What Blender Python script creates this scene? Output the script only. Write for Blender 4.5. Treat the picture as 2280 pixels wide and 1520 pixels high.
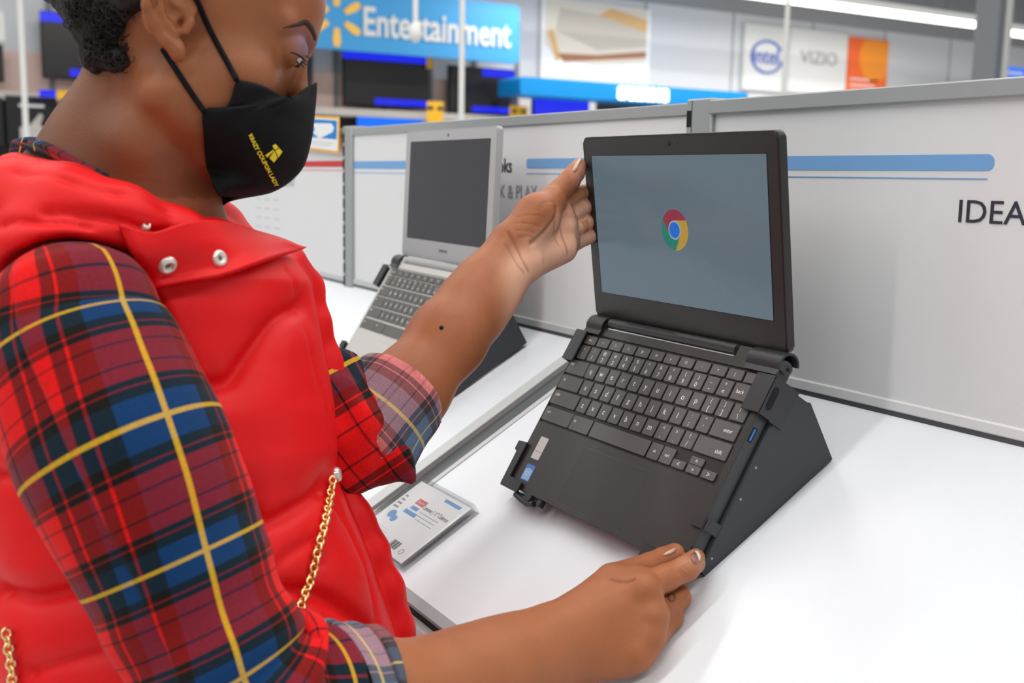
import bpy, bmesh, math, random
import numpy as np
from mathutils import Vector, Matrix

random.seed(7); rng = np.random.default_rng(7)
scn = bpy.context.scene
COL = scn.collection
for o in list(bpy.data.objects): bpy.data.objects.remove(o)

# ------------------------------------------------------------------ camera
FPX = 2433.96                      # focal length in pixels of the 2280x1520 frame
Z0 = 1.19                          # height of the desk's back edge above the floor
def RX(a): c, s = math.cos(a), math.sin(a); return np.array([[1,0,0],[0,c,-s],[0,s,c]])
def RY(a): c, s = math.cos(a), math.sin(a); return np.array([[c,0,s],[0,1,0],[-s,0,c]])
def RZ(a): c, s = math.cos(a), math.sin(a); return np.array([[c,-s,0],[s,c,0],[0,0,1]])
CR = RZ(1.02885) @ RX(-0.14959) @ RY(-0.01713)        # columns: right, forward, up
CC = np.array([0.0, 0.0, 0.21073 + Z0])
cd = bpy.data.cameras.new('camera'); cam = bpy.data.objects.new('camera', cd); COL.objects.link(cam)
cd.sensor_width = 36.0; cd.lens = FPX/2280*36.0; cd.clip_start = 0.02; cd.clip_end = 200
M = Matrix.Identity(4)
for i in range(3):
    M[i][0] = CR[i,0]; M[i][1] = CR[i,2]; M[i][2] = -CR[i,1]; M[i][3] = CC[i]
cam.matrix_world = M
cd.dof.use_dof = True; cd.dof.focus_distance = 1.03; cd.dof.aperture_fstop = 7.0
scn.camera = cam

# ------------------------------------------------------------------ light
scn.view_settings.view_transform = 'Standard'; scn.view_settings.look = 'None'
scn.view_settings.gamma = 1.0; scn.view_settings.use_curve_mapping = False
scn.view_settings.exposure = 0.30
wd = bpy.data.worlds.new('store_air'); scn.world = wd; wd.use_nodes = True
wd.node_tree.nodes['Background'].inputs[0].default_value = (0.93, 0.96, 1.0, 1)
wd.node_tree.nodes['Background'].inputs[1].default_value = 0.42
CEIL = 5.3
LAMP_W = 150.0                     # watts for each row of ceiling tubes
LAMP_ROWS = [(1.9, -6.5, 6.5), (-0.9, -6.5, 6.5), (-3.7, -6.5, 6.5), (-8.0, -6, 16)]   # x, y0, y1

# ------------------------------------------------------------------ helpers
def px(u, v, d):                   # point seen at pixel (u, v) at depth d metres
    return CC + CR @ np.array([(u-1140)/FPX*d, d, -(v-760)/FPX*d])
def on_wall(u, v, x):              # point of the plane X = x seen at pixel (u, v)
    r = CR @ np.array([(u-1140)/FPX, 1, -(v-760)/FPX]); return CC + r*((x-CC[0])/r[0])
def link(o, parent=None):
    COL.objects.link(o)
    if parent is not None: o.parent = parent
    return o
def tag(o, label=None, cat=None, group=None, kind=None):
    if label: o['label'] = label
    if cat: o['category'] = cat
    if group: o['group'] = group
    if kind: o['kind'] = kind
    return o
def empty(name, loc=(0,0,0), rot=(0,0,0)):
    o = bpy.data.objects.new(name, None); o.location = loc; o.rotation_euler = rot; o.empty_display_size = .05
    return link(o)
def thing(name, label, cat, loc=(0,0,0), rot=(0,0,0), group=None):
    return tag(empty(name, loc, rot), label, cat, group)
def mesh_obj(name, me, mat=None, parent=None, smooth=None):
    if mat is not None and len(me.materials) == 0: me.materials.append(mat)
    o = bpy.data.objects.new(name, me)
    return link(o, parent)
def from_bm(name, bm, mat=None, parent=None, smooth=False, ang=None):
    bmesh.ops.recalc_face_normals(bm, faces=bm.faces)
    me = bpy.data.meshes.new(name); bm.to_mesh(me); bm.free()
    if smooth or ang:
        me.polygons.foreach_set('use_smooth', [True]*len(me.polygons))
        if ang: me.set_sharp_from_angle(angle=math.radians(ang))
    return mesh_obj(name, me, mat, parent)
def from_py(name, vs, fs, mat=None, parent=None, smooth=True, ang=None):
    me = bpy.data.meshes.new(name); me.from_pydata([tuple(map(float, v)) for v in vs], [], [tuple(map(int, f)) for f in fs]); me.update()
    if smooth:
        me.polygons.foreach_set('use_smooth', [True]*len(me.polygons))
        if ang: me.set_sharp_from_angle(angle=math.radians(ang))
    return mesh_obj(name, me, mat, parent)
def add_box(bm, x0, x1, y0, y1, z0, z1, bev=0, seg=1):
    r = bmesh.ops.create_cube(bm, size=1.0); vs = r['verts']
    for v in vs:
        v.co = Vector(((x0+x1)/2 + v.co.x*(x1-x0), (y0+y1)/2 + v.co.y*(y1-y0), (z0+z1)/2 + v.co.z*(z1-z0)))
    if bev:
        es = list({e for v in vs for e in v.link_edges})
        bmesh.ops.bevel(bm, geom=es, offset=bev, segments=seg, affect='EDGES', profile=.5)
def box(name, x0, x1, y0, y1, z0, z1, mat, parent=None, bev=0, seg=1):
    bm = bmesh.new(); add_box(bm, x0, x1, y0, y1, z0, z1, bev, seg)
    return from_bm(name, bm, mat, parent, ang=40 if bev else None)
def rrect(x0, x1, y0, y1, r, n=5):
    pts = []
    for cx, cy, a0 in ((x1-r, y1-r, 0), (x0+r, y1-r, 90), (x0+r, y0+r, 180), (x1-r, y0+r, 270)):
        for i in range(n+1):
            a = math.radians(a0+90*i/n); pts.append((cx+r*math.cos(a), cy+r*math.sin(a)))
    return pts
def add_prism(bm, poly, z0, z1, mp=lambda x, y, z: (x, y, z), bev=0, seg=2):
    a = [bm.verts.new(mp(x, y, z0)) for x, y in poly]; b = [bm.verts.new(mp(x, y, z1)) for x, y in poly]
    n = len(poly); fa = bm.faces.new(a[::-1]); fb = bm.faces.new(b)
    for i in range(n): bm.faces.new((a[i], a[(i+1) % n], b[(i+1) % n], b[i]))
    if bev:
        es = list({e for v in a+b for e in v.link_edges if (e.verts[0] in a) == (e.verts[1] in a)})
        bmesh.ops.bevel(bm, geom=es, offset=bev, segments=seg, affect='EDGES', profile=.5)
def prism(name, poly, z0, z1, mat, parent=None, mp=lambda x, y, z: (x, y, z), bev=0, seg=2):
    bm = bmesh.new(); add_prism(bm, poly, z0, z1, mp, bev, seg)
    return from_bm(name, bm, mat, parent, ang=35)
YZX = lambda x, y, z: (z, x, y)    # polygon in (y, z), thickness along x
def tube_data(path, rad, n=10, cap=True, closed=False):
    P = np.array(path, float); m = len(P); rad = np.broadcast_to(np.asarray(rad, float), (m,)) if np.ndim(rad) < 2 else rad
    vs = []; fs = []
    T = np.gradient(P, axis=0) if not closed else (np.roll(P, -1, 0)-np.roll(P, 1, 0))
    T /= np.linalg.norm(T, axis=1)[:, None]+1e-12
    u = np.cross(T[0], (0, 0, 1.));
    if np.linalg.norm(u) < .1: u = np.cross(T[0], (0, 1., 0))
    u /= np.linalg.norm(u)
    for i in range(m):
        u = u - T[i]*(u@T[i]); u /= np.linalg.norm(u); w = np.cross(T[i], u)
        for j in range(n):
            a = 2*math.pi*j/n; vs.append(P[i]+(u*math.cos(a)+w*math.sin(a))*rad[i])
    for i in range(m if closed else m-1):
        for j in range(n):
            a = i*n+j; b = i*n+(j+1) % n; c = ((i+1) % m)*n+(j+1) % n; d = ((i+1) % m)*n+j
            fs.append((a, b, c, d))
    if cap and not closed:
        fs.append(tuple(range(n))[::-1]); fs.append(tuple(range((m-1)*n, m*n)))
    return vs, fs
def tube(name, path, rad, mat, parent=None, n=10, closed=False):
    vs, fs = tube_data(path, rad, n, True, closed); return from_py(name, vs, fs, mat, parent, True, 50)
def spline(pts, n=8, closed=False):
    P = np.array(pts, float); m = len(P); out = []
    for i in range(m if closed else m-1):
        p0 = P[(i-1) % m] if closed or i > 0 else 2*P[0]-P[1]; p1 = P[i]; p2 = P[(i+1) % m]
        p3 = P[(i+2) % m] if closed or i+2 < m else 2*P[-1]-P[-2]
        for k in range(n):
            t = k/n; out.append(.5*((2*p1)+(-p0+p2)*t+(2*p0-5*p1+4*p2-p3)*t*t+(-p0+3*p1-3*p2+p3)*t**3))
    if not closed: out.append(P[-1])
    return np.array(out)
_txt = {}
def text_mesh(s, size, ext=.00015, align='CENTER', bold=0):
    k = (s, round(size, 6), ext, align, bold)
    if k in _txt: return _txt[k]
    cu = bpy.data.curves.new('lettering', 'FONT'); cu.body = s; cu.size = size; cu.extrude = ext
    cu.align_x = align; cu.align_y = 'CENTER'; cu.offset = bold; cu.resolution_u = 3
    ob = bpy.data.objects.new('lettering', cu); me = bpy.data.meshes.new_from_object(ob)
    bpy.data.objects.remove(ob); _txt[k] = me
    return me
def text(name, s, size, mat, parent, loc, rot=(0,0,0), ext=.00015, align='CENTER', bold=0, sx=1, copy=True):
    me = text_mesh(s, size, ext, align, bold)
    me = me.copy() if copy else me
    me.materials.clear() if copy else None
    if len(me.materials) == 0: me.materials.append(mat)
    o = bpy.data.objects.new(name, me); link(o, parent); o.location = loc; o.rotation_euler = rot; o.scale = (sx, 1, 1)
    return o

# ------------------------------------------------------------------ materials
def srgb(r, g, b):
    f = lambda c: (c/255/12.92 if c/255 <= .04045 else ((c/255+.055)/1.055)**2.4)
    return (f(r), f(g), f(b), 1)
def mat(name, col, rough=.5, metal=0, spec=.5, bump=0, bscale=300, var=0, vscale=8, emit=None, estr=0, sheen=0, coat=0, trans=0, ior=1.45, alpha=1):
    m = bpy.data.materials.new(name); m.use_nodes = True; nt = m.node_tree; b = nt.nodes['Principled BSDF']
    b.inputs['Base Color'].default_value = col; b.inputs['Roughness'].default_value = rough
    b.inputs['Metallic'].default_value = metal; b.inputs['Specular IOR Level'].default_value = spec
    b.inputs['IOR'].default_value = ior
    if sheen: b.inputs['Sheen Weight'].default_value = sheen; b.inputs['Sheen Roughness'].default_value = .5
    if coat: b.inputs['Coat Weight'].default_value = coat
    if trans: b.inputs['Transmission Weight'].default_value = trans
    if emit: b.inputs['Emission Color'].default_value = emit; b.inputs['Emission Strength'].default_value = estr
    tc = nt.nodes.new('ShaderNodeTexCoord')
    if var:
        n = nt.nodes.new('ShaderNodeTexNoise'); n.inputs['Scale'].default_value = vscale; n.inputs['Detail'].default_value = 3
        nt.links.new(tc.outputs['Object'], n.inputs['Vector'])
        mx = nt.nodes.new('ShaderNodeMix'); mx.data_type = 'RGBA'
        mx.inputs[6].default_value = tuple(c*(1-var) for c in col[:3])+(1,); mx.inputs[7].default_value = tuple(min(1, c*(1+var)) for c in col[:3])+(1,)
        nt.links.new(n.outputs['Fac'], mx.inputs[0]); nt.links.new(mx.outputs[2], b.inputs['Base Color'])
    if bump:
        n2 = nt.nodes.new('ShaderNodeTexNoise'); n2.inputs['Scale'].default_value = bscale; n2.inputs['Detail'].default_value = 2
        nt.links.new(tc.outputs['Object'], n2.inputs['Vector'])
        bp = nt.nodes.new('ShaderNodeBump'); bp.inputs['Strength'].default_value = bump; bp.inputs['Distance'].default_value = .001
        nt.links.new(n2.outputs['Fac'], bp.inputs['Height']); nt.links.new(bp.outputs['Normal'], b.inputs['Normal'])
    return m
MT = {}
MT['white_top'] = mat('white_laminate', srgb(228, 232, 238), .35, spec=.4, var=.01, vscale=5)
MT['panel'] = mat('white_panel', srgb(226, 226, 228), .45, var=.008, vscale=3)
MT['alu'] = mat('grey_aluminium', srgb(158, 161, 163), .42, metal=.0, var=.03, vscale=30)
MT['alu_light'] = mat('pale_aluminium', srgb(196, 199, 200), .35, var=.03, vscale=30)
MT['alu_dark'] = mat('dark_channel', srgb(92, 95, 98), .4, metal=.2, var=.04, vscale=20)
MT['slot'] = mat('slot_black', srgb(14, 14, 15), .8)
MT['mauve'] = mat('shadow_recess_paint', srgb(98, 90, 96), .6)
MT['ink'] = mat('dark_ink', srgb(48, 50, 62), .6)
MT['ink_grey'] = mat('grey_ink', srgb(150, 150, 152), .6)
MT['ink_pale'] = mat('pale_ink', srgb(196, 196, 198), .6)
MT['bar_blue'] = mat('light_blue_print', srgb(118, 168, 220), .5)
MT['bar_red'] = mat('red_print', srgb(208, 58, 60), .5)
MT['black_metal'] = mat('black_powder_metal', srgb(52, 56, 61), .42, bump=.12, bscale=900, spec=.45)
MT['black_clip'] = mat('black_clip_metal', srgb(46, 47, 50), .38, bump=.1, bscale=900)
MT['deck_black'] = mat('black_deck_plastic', srgb(52, 50, 49), .36, spec=.5, bump=.05, bscale=1500)
MT['lid_black'] = mat('black_lid_plastic', srgb(42, 41, 41), .4, bump=.08, bscale=1200)
MT['edge_black'] = mat('black_edge_plastic', srgb(56, 58, 60), .35)
MT['key'] = mat('grey_key_plastic', srgb(92, 91, 90), .5, bump=.05, bscale=1500)
MT['well'] = mat('key_well_plastic', srgb(36, 35, 34), .5)
MT['legend'] = mat('white_legend', srgb(232, 232, 232), .5)
MT['pad'] = mat('touchpad_plastic', srgb(45, 42, 41), .33)
MT['pad_line'] = mat('touchpad_groove', srgb(84, 80, 78), .5)
MT['rubber'] = mat('black_rubber', srgb(20, 20, 21), .7)
MT['silver'] = mat('silver_plastic', srgb(196, 193, 190), .38, bump=.04, bscale=1500)
MT['silver_lid'] = mat('silver_lid_plastic', srgb(168, 168, 170), .4)
MT['key_silver'] = mat('dark_grey_key', srgb(92, 92, 90), .5)
MT['screen_off'] = mat('dark_screen_film', srgb(58, 58, 62), .32, spec=.5)
MT['usb_blue'] = mat('usb_blue', srgb(40, 120, 190), .35)
MT['steel'] = mat('steel', srgb(200, 200, 200), .25, metal=1)
# ------------------------------------------------------------------ desk and partition
SLOPE = 0.5171; DP = 0.80994
def on_desk(x, y, z=0):            # desk coordinates (x, up the slope, off the surface) -> world
    return np.array([x, DP + y*math.cos(SLOPE) - z*math.sin(SLOPE), Z0 + y*math.sin(SLOPE) + z*math.cos(SLOPE)])
FRONT = -0.4065
def desk(label, x0, x1):
    t = thing('display_desk', label, 'desk', on_desk((x0+x1)/2, FRONT/2)*np.array([1,1,0]))
    base = np.array(t.location)
    def dmp(x, y, z): p = on_desk(x, y, z)-base; return tuple(p)
    bm = bmesh.new(); add_prism(bm, [(x0, FRONT), (x1, FRONT), (x1, 0.0), (x0, 0.0)], -.022, 0, dmp)
    from_bm('desk_top', bm, MT['white_top'], t)
    yf, _, zf = None, None, None
    f = on_desk(0, FRONT)          # front lip of the sloped top
    y, z = f[1], f[2]
    X0, X1 = x0-base[0], x1-base[0]; Y = y-base[1]
    def rail(name, ya, yb, za, zb, m, bev=.0015): return box(name, X0, X1, Y+ya, Y+yb, z+za, z+zb, m, t, bev)
    bm = bmesh.new(); add_prism(bm, [(x0, FRONT-.011), (x1, FRONT-.011), (x1, FRONT), (x0, FRONT)], -.022, .0006, dmp)
    from_bm('front_trim', bm, MT['alu'], t)
    rail('trim_gap', -.006, .012, -.022, -.012, MT['slot'], 0)
    rail('front_rail', -.016, .014, -.030, -.0185, MT['alu_light'])
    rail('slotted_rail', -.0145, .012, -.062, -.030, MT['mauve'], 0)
    sl = bmesh.new(); add_box(sl, -.012, .012, -.0006, .0006, -.0018, .0018)
    first = None
    n = int((X1-X0)/.055)
    for i in range(min(n, 14)):
        if first is None: s = first = from_bm('rail_slot', sl, MT['slot'], t)
        else: s = bpy.data.objects.new('rail_slot', first.data); link(s, t)
        s.location = (-.98-base[0] + (i-2)*.04 if x1 > 0 else X1-.03-i*.04, Y-.0152, z-.047)
    rail('lower_rail', -.022, .012, -.075, -.062, MT['alu'])
    box('cabinet_front', X0, X1, Y+.012, Y+.03, 0.10, z-.075, MT['panel'], t)
    box('plinth', X0+.02, X1-.02, Y+.06, Y+.08, 0, .10, MT['alu_dark'], t)
    for xx in (X0, X1-.02):
        bm = bmesh.new(); b2 = Y+.03; yb = DP-base[1]
        add_prism(bm, [(b2, .0), (yb, .0), (yb, Z0-.03), (b2, z-.03)], xx, xx+.02, YZX)
        from_bm('side_panel', bm, MT['panel'], t)
    return t
desk('white sloping display desk under the black laptop', -1.1058, 0.75)
desk('white sloping display desk under the silver laptop, beyond the dark seam', -3.3, -1.1643)
# channel between the two desks
t = thing('desk_divider', 'grey metal channel running between the two white desks', 'divider', on_desk(-1.13, FRONT/2)*np.array([1,1,0]))
tb = np.array(t.location)
def dv(name, x0, x1, z0, z1, m, bev=0):
    bm = bmesh.new(); add_prism(bm, [(x0, FRONT-.004), (x1, FRONT-.004), (x1, -.002), (x0, -.002)], z0, z1, lambda x, y, z: tuple(on_desk(x, y, z)-tb), bev)
    return from_bm(name, bm, m, t)
dv('channel_floor', -1.1405, -1.1055, -.02, -.0045, MT['alu_dark'])
dv('channel_edge', -1.1643, -1.1575, -.022, .0012, MT['alu_light'], .0005)
dv('channel_edge', -1.1565, -1.1405, -.022, .0025, MT['alu_light'], .0008)
dv('channel_edge', -1.1060, -1.0975, -.0002, .0015, MT['alu_light'], .0005)
box('support_web', -1.14-tb[0], -1.11-tb[0], on_desk(0, FRONT)[1]-tb[1]+.05, DP-tb[1]-.03, 0, Z0-.24, MT['alu_dark'], t)

# partition
P = thing('display_partition', 'white printed partition with grey posts and rails behind the laptops', 'partition', (-1.5, DP+.02, 0))
pb = np.array(P.location)
def pbox(name, x0, x1, y0, y1, z0, z1, m, bev=0, par=P): return box(name, x0-pb[0], x1-pb[0], DP+y0-pb[1], DP+y1-pb[1], Z0+z0, Z0+z1, m, par, bev)
posts = [-2.9495, -1.9495, -0.9465, 0.056]
panels = []
for i in range(3):
    a, b = posts[i]+.021, posts[i+1]-.021
    panels.append(pbox('back_panel', a, b, 0, .018, 0, .284, MT['panel']))
    r = pbox('top_rail', a-(.0 if i < 2 else .004), b, -.004 if i < 2 else -.007, .026, .281, .2955 if i < 2 else .2965, MT['alu'], .0015)
    pbox('bottom_rail', a, b, -.003, .018, .004, .014, MT['panel'] if i == 2 else MT['alu_light'], .0012)
    pbox('joint_strip', a, b, -.0015, .01, -.02, .004, MT['alu_dark'])
panels.append(pbox('back_panel', -3.93, posts[0]-.021, 0, .018, 0, .284, MT['panel'])); pbox('top_rail', -3.93, posts[0]-.021, -.004, .026, .281, .2955, MT['alu'], .0015)
slot_me = None
for i, xc in enumerate(posts):
    p = pbox('post', xc-.0215, xc+.0215, -.006, .034, -.02, .299, MT['alu'], .002)
    pbox('post_foot', xc-.016, xc+.016, .0, .03, -Z0, -.02, MT['alu_dark'])
    if i in (1, 2):
        for k in range(12):
            if slot_me is None:
                s = box('slot', -.0035, .0035, -.0004, .0004, -.0088, .0088, MT['slot'], p); slot_me = s.data
            else: s = bpy.data.objects.new('slot', slot_me); link(s, p)
            s.location = (xc-.0155-pb[0], DP-.0062-pb[1], Z0+.2775-.0245*k)
        pbox('post_groove', xc-.0115, xc-.0105, -.0064, -.0058, -.01, .297, MT['alu_dark'], 0, p)
FR = (math.pi/2, 0, 0)             # lettering upright on a wall that faces -Y
def pbar(name, x0, x1, z0, z1, m, par, r=None, left=False):
    r = (z1-z0)/2-.0001 if r is None else r
    pts = rrect(x0-pb[0], x1-pb[0], Z0+z0, Z0+z1, r, 6)
    if not left: pts = [(x0-pb[0], z) if x < x0-pb[0]+r+1e-6 else (x, z) for x, z in pts]
    bm = bmesh.new(); add_prism(bm, pts, DP-.0006-pb[1], DP+.0005-pb[1], lambda x, y, z: (x, z, y))
    return from_bm(name, bm, m, par)
def ptext(s, x, z, size, m, par, align='LEFT', sx=1, bold=0):
    return text('lettering', s, size, m, par, (x-pb[0], DP-.0006-pb[1], Z0+z), FR, .0002, align, bold, sx)
pr = panels[2]; pm = panels[1]; pl = panels[0]
pbar('printed_bar', posts[2]+.021, -.5790, .2222, .2358, MT['bar_blue'], pr)
pbar('printed_line', posts[2]+.021, -.5843, .2150, .2160, MT['bar_blue'], pr, .0003)
ptext('IDEAL', -.6115, .1872, .0275, MT['ink'], pr, sx=1.1)
ptext('c', -.5415, .1195, .012, MT['ink'], pr)
pbar('printed_bar', -1.9285, -1.565, .2205, .2340, MT['bar_blue'], pm, .0004)
pbar('printed_line', -1.9285, -1.565, .2128, .2138, MT['bar_blue'], pm, .0003)
pbar('printed_bar', -1.3135, posts[2]-.021, .2228, .2358, MT['bar_blue'], pm, .004, True)
pbar('printed_line', -1.3125, posts[2]-.021, .2150, .2160, MT['bar_blue'], pm, .0003)
ptext('ooks', -1.3525, .2255, .0285, MT['ink'], pm, 'RIGHT', .95, .0003)
ptext('K & PLAY', -1.2855, .1885, .0275, MT['ink_grey'], pm, 'RIGHT', .9)
pbar('printed_bar', -2.40, -1.9705, .2235, .2350, MT['bar_red'], pl, .0004)
pbar('printed_line', -2.40, -1.9705, .2165, .2175, MT['bar_red'], pl, .0003)
ptext('MENT', -2.2495, .1905, .0285, MT['ink_grey'], pl, 'RIGHT', 1.15)
for r_, s in enumerate(('ss ss ss', 's ss ss', 'ss ss ss', 's ss s')):
    for c_ in range(3):
        pbar('printed_line', -2.515+c_*.062, -2.478+c_*.062, .149-r_*.021, .1515-r_*.021, MT['ink_pale'], pl, .0005)
# small camera notice clipped on the rail
N = thing('camera_notice', 'small orange bordered sign with white security camera on blue', 'sign', tuple(np.array([-2.08, DP-.012, Z0+.29])), (0, math.radians(3.2), 0))
def nface(name, x0, x1, z0, z1, r, y, m, par=N, poly=None):
    bm = bmesh.new(); add_prism(bm, poly or rrect(x0, x1, z0, z1, r), y, y+.0012 if y > -.0005 else y+.0004, lambda x, yy, z: (x, z, yy)); return from_bm(name, bm, m, par)
MT['orange'] = mat('orange_border', srgb(250, 184, 62), .5); MT['sign_blue'] = mat('sign_blue', srgb(20, 130, 210), .5); MT['sign_white'] = mat('sign_white', srgb(240, 240, 242), .5)
fr = nface('border', -.108, .108, -.0355, .0325, .006, 0, MT['orange'])
nface('field', -.103, .103, -.031, .028, .004, -.0008, MT['sign_white'])
nface('blue_field', -.100, .0985, -.0095, .0255, .003, -.0013, MT['sign_blue'])
ic = nface('camera_icon', 0, 0, 0, 0, 0, -.0018, MT['sign_white'], N, [(-.062, .017), (.072, .0195), (.086, .012), (.078, .003), (.02, -.009), (.005, -.0095), (-.03, .0), (-.062, .010)])
bm = bmesh.new(); add_prism(bm, [(-.022+.007*math.cos(a), .006+.0045*math.sin(a)) for a in np.linspace(0, 2*math.pi, 14)[:-1]], -.0022, -.0017, lambda x, y, z: (x, z, y)); from_bm('lens_mark', bm, MT['sign_blue'], N)
for k, (a, b) in enumerate(((-.085, .085), (-.06, .07))): nface('print_line', a, b, -.0185-k*.005, -.0172-k*.005, .0004, -.0012, MT['ink_pale'])
box('clip', -.006, .006, .0008, .016, -.03, .012, MT['alu'], N, .001)
# ------------------------------------------------------------------ laptops on stands
def deck_frame(org, yaw, tilt): return np.array(org)+np.array([0,0,Z0]), (tilt, 0, yaw)
KEYROWS = []
def kk(x, y, w, h, s, size=.0058, dx=0, dy=0): KEYROWS.append((x, y, w, h, s, size, dx, dy))
for i, s in enumerate(['esc', '←', '→', '↻', '▢', '▭', '○', '☼', '●', '◂', '◖', '']):
    kk(-26.8+22.43*i if i else -26.8, 34.0, 19.6, 10.2, s, .0042)
PX = 18.5
for i, s in enumerate(['~\n`', '!\n1', '@\n2', '#\n3', '$\n4', '%\n5', '^\n6', '&\n7', '*\n8', '(\n9', ')\n0', '_\n-', '+\n=']):
    kk(-29.0+PX*i, 19.3, 15.9, 16, s, .0066)
kk(218.2, 19.3, 28.8, 16, 'back', .0052, -5)
kk(-25.6, 0.8, 33.4, 16, 'tab', .0046, -10.5, 3)
for i, s in enumerate('qwertyuiop'): kk(0.3+PX*i, 0.8, 15.9, 16, s, .0084)
for i, s in enumerate(['{\n[', '}\n]', '|\n\\']): kk(185.3+PX*i if i < 2 else 223.6, 0.8, 15.9 if i < 2 else 18.2, 16, s, .0066)
kk(-24.0, -17.6, 36.6, 16, '⌕', .006, -12, 3)
for i, s in enumerate('asdfghjkl'): kk(4.9+PX*i, -17.6, 15.9, 16, s, .0084)
for i, s in enumerate([':\n;', '"\n\'']): kk(171.4+PX*i, -17.6, 15.9, 16, s, .0066)
kk(216.3, -17.6, 32.4, 16, 'enter', .0052, 5, 0)
kk(-19.4, -36.0, 45.8, 16, 'shift', .0046, -15, 3)
for i, s in enumerate('zxcvbnm'): kk(14.2+PX*i, -36.0, 15.9, 16, s, .0084)
for i, s in enumerate(['<\n,', '>\n.', '?\n/']): kk(143.7+PX*i, -36.0, 15.9, 16, s, .0066)
kk(211.9, -36.0, 42.6, 16, 'shift', .0052, 10, -2)
kk(-17.2, -55.8, 50.0, 16, 'ctrl', .0042, -17, 2)
kk(25.8, -55.8, 33.5, 16, 'alt', .0042, -11, 2)
kk(90.2, -55.8, 90.5, 16, '')
kk(146.2, -55.8, 16.2, 16, 'alt', .0042)
kk(164.2, -55.8, 16.2, 16, 'ctrl', .0042)
kk(182.6, -59.8, 17.0, 8.0, '‹', .007)
kk(202.6, -51.8, 17.0, 7.4, '^', .007, 0, -1)
kk(202.6, -59.8, 17.0, 8.0, 'v', .0055)
kk(222.8, -59.8, 17.0, 8.0, '›', .007)
SYM = {'←': '<', '→': '>', '↻': 'C', '▢': 'D', '▭': 'H', '○': 'o', '☼': 'O', '●': '-', '◂': '<', '◖': '(', '⌕': 'o', '‹': '<', '›': '>'}
_keyme = {}
def key_mesh(w, h, m):
    k = (w, h, m.name)
    if k not in _keyme:
        bm = bmesh.new(); add_prism(bm, rrect(-w/2, w/2, -h/2, h/2, .0014, 2), -.0019, 0, bev=.0005, seg=1)
        bmesh.ops.recalc_face_normals(bm, faces=bm.faces); me = bpy.data.meshes.new('key'); bm.to_mesh(me); bm.free(); me.materials.append(m)
        me.polygons.foreach_set('use_smooth', [True]*len(me.polygons)); me.set_sharp_from_angle(angle=.6); _keyme[k] = me
    return _keyme[k]
mm = .001
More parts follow.
